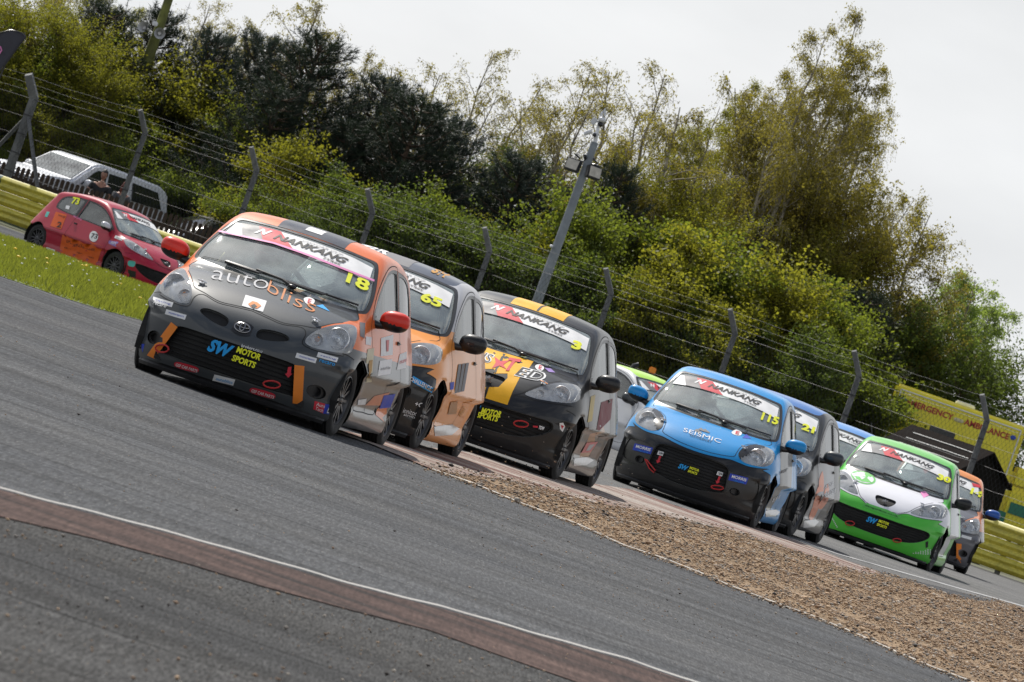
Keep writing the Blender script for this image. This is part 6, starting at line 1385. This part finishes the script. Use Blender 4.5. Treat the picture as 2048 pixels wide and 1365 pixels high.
def tubes_mesh(name, paths, m, parent, sides=5):
    V = []; F = []
    for P, R in paths:
        P = np.asarray(P); n = len(P); t = np.gradient(P, axis=0); t /= np.linalg.norm(t, axis=1)[:, None] + 1e-9; x = np.cross(t, [0.3, 1, .2]); x /= np.linalg.norm(x, axis=1)[:, None] + 1e-9; y = np.cross(t, x); b = len(V)
        for i in range(n): V += [P[i] + (x[i]*math.cos(2*math.pi*k/sides) + y[i]*math.sin(2*math.pi*k/sides))*R[i] for k in range(sides)]
        for i in range(n-1):
            for k in range(sides): F.append((b+i*sides+k, b+i*sides+(k+1) % sides, b+(i+1)*sides+(k+1) % sides, b+(i+1)*sides+k))
    return mesh_obj(name, np.array(V), np.array(F), [m], parent, smooth=True)
def leaves_mesh(name, C, size, m, parent, rng, hang=.0, long=1.5):
    """one small folded leaf per point"""
    n = len(C); d = rng.normal(0, 1, (n, 3)); d[:, 2] -= hang; d /= np.linalg.norm(d, axis=1)[:, None]; u = rng.normal(0, 1, (n, 3)); u -= d*(u*d).sum(1)[:, None]; u /= np.linalg.norm(u, axis=1)[:, None]; s = size*rng.uniform(.6, 1.4, n)[:, None]
    V = np.stack([C, C + d*s*long*.5 + u*s*.42, C + d*s*long, C + d*s*long*.5 - u*s*.42], 1).reshape(-1, 3)
    o = mesh_obj(name, V, np.arange(4*n).reshape(n, 4), [m], parent); o['kind'] = 'stuff'; return o
def bez(a, b, c, n): t = np.linspace(0, 1, n)[:, None]; return a*(1-t)**2 + 2*b*t*(1-t) + c*t*t
def birch(seed, H, W, stems, limbs, twigs, leafn, lm, droop=1.0, lsize=.05, lean=(0, 0), name='birch_tree', dens=1.0):
    rng = np.random.default_rng(seed); e = empty(name); paths = []; L = []
    for s in range(stems):
        a = rng.uniform(0, 2*np.pi); out = (W*.42*(s/max(1, stems-1)) if stems > 1 else 0); hs = H*(1 - .25*rng.random()*(s > 0)); b0 = np.array([.2*math.cos(a)*(stems > 1), .2*math.sin(a)*(stems > 1), 0]); tip = np.array([out*math.cos(a)+lean[0], out*math.sin(a)*.7+lean[1], hs]); mid = (b0+tip)/2*np.array([.5, .5, 1]) + rng.normal(0, .15, 3)*[1, 1, 0]
        P = bez(b0, mid, tip, 16); P[1:-1] += rng.normal(0, .04, (14, 3)); paths.append((P, np.linspace(.13 if stems > 1 else .18, .012, 16)))
        for k in range(limbs):
            t = .12 + .86*((k+rng.random())/limbs)**.9; i = t*15; q = P[int(i)]*(1-i % 1) + P[min(15, int(i)+1)]*(i % 1); az = rng.uniform(0, 2*np.pi); ln = (W*.55*(1-t)**.65 + .35)*rng.uniform(.55, 1.1)*(1 if t > .3 else .75); el = rng.uniform(.5, 1.15)
            d = np.array([math.cos(az)*math.cos(el), math.sin(az)*math.cos(el), math.sin(el)]); end = q + d*ln + np.array([0, 0, -.10*ln*droop]); Q = bez(q, q + d*ln*.55 + [0, 0, .1*ln], end, 7); Q[1:] += rng.normal(0, .03*ln/2, (6, 3)); paths.append((Q, np.linspace(.032*(1-t)+.010, .004, 7)))
            for w in range(twigs):
                u = rng.uniform(.2, 1)**.8*6; z = Q[int(u)]*(1-u % 1) + Q[min(6, int(u)+1)]*(u % 1); az2 = az + rng.normal(0, 1.1); tl = rng.uniform(.35, .95)*(.6+.4*min(1, ln/1.5)); dd = np.array([math.cos(az2)*.7, math.sin(az2)*.7, rng.uniform(-.1, .9)]); en = z + dd*tl*.8 + [0, 0, -droop*tl*rng.uniform(.2, 1.0)]; R_ = bez(z, z + dd*tl*.6, en, 5)
                if w % 2 == 0: paths.append((R_, np.linspace(.0045, .002, 5)))
                m = rng.poisson(leafn*dens); tt = rng.uniform(.1, 1, m); L.append((z*(1-tt)[:, None]**2 + 2*(z + dd*tl*.6)*(tt*(1-tt))[:, None] + en*(tt**2)[:, None]) + rng.normal(0, .045, (m, 3)))
    tubes_mesh('trunk', paths[:], BARK if stems < 9 else TWIG, e, 4); leaves_mesh('crown', np.vstack(L), lsize, lm, e, rng, .9*droop, 2.1); return e
def bush(seed, H, W, D, n, lm, lsize=.055, name='hawthorn_bush', clump=26, up=.0):
    rng = np.random.default_rng(seed); e = empty(name); L = []; paths = []
    for c in range(clump):
        az = rng.uniform(0, 2*np.pi); rr = rng.random()**.5; hz = rng.uniform(.12, 1); shape_ = math.sqrt(max(.05, 1-(hz-.35)**2*1.9)) if hz > .35 else 1; ctr = np.array([math.cos(az)*rr*W/2*shape_*.85, math.sin(az)*rr*D/2*shape_*.85, hz*H*.86]); r = rng.uniform(.10, .22)*min(W, H)
        # shoots radiating from each clump
        base = np.array([ctr[0]*.25, ctr[1]*.25, .05]); paths.append((bez(base, (base+ctr)/2+[0, 0, .2], ctr, 6), np.linspace(.035, .01, 6)))
        for k in range(16):
            d = rng.normal(0, 1, 3); d[2] = abs(d[2])*.9+.1+up; d /= np.linalg.norm(d); ln = r*rng.uniform(.7, 1.9); en = ctr + d*ln; paths.append((np.array([ctr, (ctr+en)/2+rng.normal(0, .03, 3), en]), np.array([.008, .005, .002])))
            m = int(n/clump/16); t = rng.uniform(.15, 1.05, m)**.8; L.append(ctr + (en-ctr)*t[:, None] + rng.normal(0, .075+.05*(1-t[:, None]), (m, 3))*[1, 1, .8])
    tubes_mesh('trunk', paths, TWIG, e, 3); L = np.vstack(L); L = L[L[:, 2] > .02]; leaves_mesh('crown', L, lsize, lm, e, rng, .0, 1.3); return e
def pine(seed, H, W, whorls, lm, name='pine_tree', tuft=.16, dens=1.0, low=.12):
    rng = np.random.default_rng(seed); e = empty(name); paths = [(bez(np.zeros(3), np.array([.1, 0, H*.5]), np.array([.05, 0, H]), 10), np.linspace(.16, .03, 10))]; T_ = []
    for k in range(whorls):
        t = low + (1-low)*(k+.5)/whorls; z = H*t; ln0 = W/2*(1-t)**.6*1.1+.25; nb = 7
        for j in range(nb):
            az = 2*np.pi*(j+rng.random()*.7)/nb + k; ln = ln0*rng.uniform(.65, 1.1); q = np.array([.05, 0, z]); d = np.array([math.cos(az), math.sin(az), rng.uniform(.15, .6)]); en = q + d*ln + [0, 0, .12*ln]; Q = bez(q, q + d*ln*.5*np.array([1, 1, .3]), en, 7); paths.append((Q, np.linspace(.03, .008, 7)))
            for s in range(int(14*dens*(.5+ln/1.6))):
                u = rng.uniform(.25, 1)*6; b = Q[int(u)]*(1-u % 1) + Q[min(6, int(u)+1)]*(u % 1); sd = np.array([math.cos(az)*.5, math.sin(az)*.5, .9]) + rng.normal(0, .45, 3); sd /= np.linalg.norm(sd); sl = rng.uniform(.18, .42); c0 = b; c1 = b + sd*sl + rng.normal(0, .02, 3); T_.append((c0, c1))
    c0 = np.array([a for a, b in T_]); c1 = np.array([b for a, b in T_]); m = 26; n = len(c0); t = rng.uniform(.15, 1, (n, m)); ctr = c0[:, None] + (c1-c0)[:, None]*t[..., None]; ax_ = (c1-c0)/np.linalg.norm(c1-c0, axis=1)[:, None]
    d = rng.normal(0, .75, (n, m, 3)) + ax_[:, None]*1.0; d /= np.linalg.norm(d, axis=2)[..., None]; s = rng.normal(0, 1, (n, m, 3)); s -= d*(s*d).sum(2)[..., None]; s /= np.linalg.norm(s, axis=2)[..., None]; ln = tuft*rng.uniform(.6, 1.2, (n, m, 1)); V = np.stack([ctr - s*.007, ctr + s*.007, ctr + d*ln], 2).reshape(-1, 3)
    tubes_mesh('trunk', paths, PBARK, e, 4); o = mesh_obj('crown', V, np.arange(len(V)).reshape(-1, 3), [lm], e); o['kind'] = 'stuff'; return e
K = {}
K['b1'] = birch(11, 11, 7.0, 5, 34, 19, 18, LV['birchb'], 1.3, .031); K['b2'] = birch(12, 8, 5.4, 3, 34, 17, 15, LV['birch'], 1.2, .031); K['b3'] = birch(13, 8.5, 6.0, 4, 28, 13, 11, LV['birchb'], 1.0, .032)
K['b4'] = birch(14, 7, 4.6, 3, 34, 18, 24, LV['pale'], 1.5, .037, name='willow_tree')
K['h1'] = bush(21, 3.6, 4.2, 3.2, 42000, LV['haw'], .045); K['h2'] = bush(22, 2.9, 3.6, 3.0, 34000, LV['hawd'], .045, name='bramble_bush'); K['h3'] = bush(23, 3.4, 4.2, 3.2, 40000, LV['yel'], .045, 'sallow_bush', up=.4); K['h4'] = bush(24, 4.2, 4.6, 3.4, 46000, LV['haw'], .050, clump=34, up=.5)
K['h5'] = bush(25, 7.0, 5.6, 4.4, 80000, LV['birch'], .046, name='sallow_bush', clump=60, up=.5)
K['p1'] = pine(31, 6.4, 4.4, 17, LV['pine']); K['p2'] = pine(32, 5.8, 3.6, 15, LV['pineb'], tuft=.18)
USED = {}
def plant(kind, px, py, Y, h, w=1.0, rot=None, label=None, grp=None, mat_=None, sink=0):
    """px, py = where its top shows in the photograph; h = full height of that top above the ground decides the scale"""
    top = at(px, py, Y); g = gz(top.x, Y); src = K[kind]; H0 = {'b1': 11, 'b2': 8, 'b3': 8.5, 'b4': 7, 'h1': 3.6, 'h2': 2.9, 'h3': 3.4, 'h4': 4.2, 'h5': 7.0, 'p1': 6.4, 'p2': 5.8}[kind]
    H = top.z - g + sink; s = H/H0
    if kind not in USED: o = src; USED[kind] = 1
    else: o = copy_tree(src)
    o.location = (top.x, Y, g-sink); o.scale = (s*w, s*w, s); o.rotation_euler = (0, 0, random.uniform(0, 6.28) if rot is None else rot); CAT = 'bush' if kind[0] == 'h' else 'tree'
    tag(o, label, CAT, grp)
    if mat_:
        for c in o.children:
            if c.name.startswith('crown'): c.material_slots[0].link = 'OBJECT'; c.material_slots[0].material = mat_
    return o
GB, GBU, GPI = 'birch trees behind the debris fence', 'bushes behind the debris fence', 'pine trees behind the debris fence'
# birches
plant('b1', 1720, 25, 214, 0, .95, 1.0, 'tallest birch with drooping twigs rising against the sky at right', GB)
plant('b1', 1590, 150, 217, 0, .95, 3.3, 'broad birch just left of the tallest one', GB)
plant('b1', 1440, 215, 211, 0, .9, 5.0, 'olive birch between the floodlight mast and the tallest birch', GB, LV['birch'])
plant('b2', 1860, 430, 213, 0, 1.2, 1.2, 'brownish birch on the falling skyline above the ambulance', GB, LV['birchb'])
plant('b4', 1950, 560, 216, 0, 1.15, 2.2, 'pale green willow directly behind the ambulance', GB)
plant('b4', 1850, 640, 219, 0, 1.1, 4.2, 'pale green willow between the ambulance and the brown birch', GB)
plant('b3', 1330, 150, 213, 0, 1.0, .4, 'thin airy birch to the right of the floodlight mast', GB)
plant('b3', 1180, 150, 212, 0, 1.0, 2.9, 'thin airy birch behind the head of the floodlight mast', GB)
plant('b3', 985, 105, 215, 0, .9, 4.4, 'sparse birch with long bare leaders near the middle of the skyline', GB)
plant('b3', 880, 150, 218, 0, 1.1, 1.9, 'sparse birch over the dark pines left of the middle', GB)
plant('b2', 640, 10, 220, 0, 1.1, .7, 'leafy birch standing out of the tall dark pines', GB); plant('b2', 740, 110, 219, 0, .8, 3.7, 'smaller leafy birch right of the tall dark pines', GB)
plant('b3', 420, 10, 222, 0, 1.0, 5.2, 'nearly bare birch right of the loudspeaker pole', GB); plant('b3', 520, 60, 223, 0, 1.0, .9, 'nearly bare birch left of the tall dark pines', GB)
plant('b2', 110, -40, 214, 0, 1.3, 2.4, 'yellow green birch filling the upper left corner', GB); plant('b2', -30, -70, 212, 0, 1.3, 4.9, 'yellow green birch cut by the left edge', GB); plant('b1', 240, -140, 221, 0, .8, .2, 'tall birch behind the loudspeaker pole', GB, LV['birch'])
plant('b1', 1650, 75, 212, 0, .9, 2.1, 'birch whose crown merges into the left flank of the tallest one', GB)
plant('b1', 1510, 165, 215, 0, .85, .6, 'birch in the middle of the right hand group, just right of the olive one', GB, LV['birch'])
plant('b1', 1770, 170, 216, 0, .75, 4.0, 'birch leaning out on the right flank of the tallest one', GB)
plant('b2', 1360, 215, 209, 0, 1.3, 5.4, 'olive birch over the golden sallows', GB)
plant('b2', 1110, 215, 214, 0, 1.2, .3, 'olive birch left of the mast head', GB, LV['birchb'])
# pines
for i, (k, x, y, Y, w_, lb) in enumerate([('p1', 215, 25, 211, 1.2, 'dark pine left of the loudspeaker pole'), ('p1', 330, 40, 213, 1.0, 'dark pine behind the loudspeaker pole'), ('p2', 440, 85, 212, .9, 'blue green pine with upright candles right of the pole'), ('p2', 540, 95, 213, 1.0, 'blue green pine left of the tallest dark pine'),
        ('p1', 640, 90, 210, 1.25, 'tallest dark pine, left of the middle'), ('p1', 560, 190, 208, 1.3, 'dense dark pine below the tallest one'), ('p2', 775, 175, 211, 1.1, 'grey green pine right of the tallest dark pine'), ('p1', 850, 215, 208, 1.35, 'broad black green pine over the racing cars'), ('p2', 905, 250, 210, 1.3, 'grey green pine right of the broad black one'),
        ('p2', 1045, 330, 209, 1.2, 'low grey green pine left of the floodlight mast'), ('p2', 1150, 400, 209, 1.2, 'low dark pine right of the mast foot'), ('p1', 1245, 350, 207, .9, 'small dark pine with slanting top beside the birches'), ('p1', 1740, 600, 208, 1.2, 'dark pine half hidden under the tall birch'), ('p1', 1650, 560, 211, 1.3, 'dark pine deep under the tall birch'), ('p1', 700, 260, 208, 1.3, 'dark pine at the heart of the pine group')]):
    plant(k, x, y, Y, 0, w_, i*1.3, lb, GPI)
# bushes
BU = [('h5', 60, -10, 210, 1.2, 'high yellow green thicket in the upper left corner', 'yel'), ('h5', 170, 30, 209, 1.1, 'high green thicket left of the loudspeaker pole', 'yel'), ('h5', 1660, 330, 213, 1.1, 'olive undergrowth inside the tall birches', 'birchb'), ('h5', 1780, 420, 213, 1.0, 'olive undergrowth right of the birch stems', 'birchb'), ('h4', 120, 95, 206, 1.2, 'tall hawthorn above the white pickup', None), ('h4', 235, 120, 207, 1.1, 'tall hawthorn with browning tips above the pickup canopy', 'yel'), ('h1', 30, 160, 205.5, 1.2, 'hawthorn behind the feather flag', None), ('h1', 330, 215, 205, 1.1, 'mid green hawthorn right of the pickup', None), ('h4', 410, 180, 207, 1.1, 'olive hawthorn under the dark pines', 'yel'), ('h1', 440, 300, 203.5, 1.0, 'low green hawthorn behind the third fence post', 'hawd'),
      ('h4', 545, 245, 205, .9, 'bright green hawthorn behind the fourth span of fence', None), ('h1', 640, 262, 205, 1.0, 'yellow flecked bush in front of the pines', 'yel'), ('h1', 610, 330, 203, 1.1, 'green bush behind the fence between two posts', None), ('h1', 740, 345, 203, 1.1, 'green bush behind the fifth fence post', 'hawd'), ('h2', 810, 410, 202.5, 1.2, 'low bramble right of the fifth post', None), ('h2', 880, 430, 203, 1.2, 'low bramble over the roof of car 65', None),
      ('h1', 940, 380, 204, 1.0, 'green bush left of the mast foot', None), ('h2', 1010, 480, 202, 1.2, 'low bramble at the mast foot', None), ('h1', 1080, 400, 204.5, 1.0, 'olive bush behind the mast', 'yel'), ('h2', 1130, 520, 202, 1.2, 'low bramble right of the mast', None), ('h3', 1200, 450, 204.5, 1.0, 'yellow green sallow right of the mast', 'haw'), ('h3', 1290, 430, 205, 1.1, 'yellow green sallow below the thin birches', None), ('h3', 1250, 545, 202.5, 1.1, 'small sallow beside the seventh post', 'yel'),
      ('h3', 1390, 470, 205, 1.2, 'broad golden sallow below the olive birch', 'birch'), ('h3', 1340, 585, 202.5, 1.1, 'low golden sallow above the blue car', 'haw'), ('h3', 1490, 500, 206, 1.2, 'golden sallow at the foot of the tall birch', 'birch'), ('h3', 1460, 620, 203, 1.2, 'low sallow behind the eighth post', 'yel'), ('h3', 1590, 540, 206, 1.2, 'golden sallow right of the birch stems', None), ('h3', 1570, 660, 203, 1.2, 'low green sallow above car 21', 'hawd'), ('h3', 1690, 620, 205, 1.1, 'golden sallow left of the dark pine', None),
      ('h4', 1830, 650, 212, 1.0, 'green bush behind the ambulance roof', 'hawd'), ('h2', 560, 420, 201.5, 1.2, 'low bramble above the roof of car 18', None), ('h2', 660, 440, 201.5, 1.2, 'low bramble between the fourth and fifth posts', None), ('h2', 1390, 640, 202.5, 1.2, 'bramble above the roof of car 115', None), ('h5', 1310, 330, 209, 1.0, 'high olive bush under the thin birches', 'yel'), ('h5', 1420, 400, 209, 1.2, 'high yellow green bush between the birches', 'yel'), ('h5', 1050, 300, 212, 1.0, 'high olive bush left of the mast head', 'hawd'),
      ('h4', 1960, 720, 212, 1.2, 'pale bush behind the right end of the ambulance', 'hawd'), ('h1', -40, 250, 203, 1.2, 'hawthorn at the left edge behind the fence', None), ('h5', 1680, 470, 212, 1.1, 'high golden bush behind the tall birch', 'yel')]
for i, (k, x, y, Y, w_, lb, mt) in enumerate(BU): plant(k, x, y, Y + (4.2 if x < 600 and y > 90 else 0), 0, w_, i*2.1, lb, GBU, LV[mt] if mt else None)
wh = ['over the grass verge', 'behind the feather flag', 'behind the pickup nose', 'behind the pickup canopy', 'right of the pickup', 'above car 18 windscreen', 'over the roof of car 65', 'right of the mast foot', 'left of car 3 roof', 'above the silver car', 'left of car 115', 'above car 21', 'right of car 21', 'left of the hut']
for i, x in enumerate(np.arange(-80, 1640, 132)): plant('h2', x, -10 + x*.347 + 440 - (95 if x < 560 else 0), (209 if x < 560 else 200.8) + (i % 3)*.7, 0, 1.3, i*1.9, 'dark low bramble clump ' + wh[i], GBU)
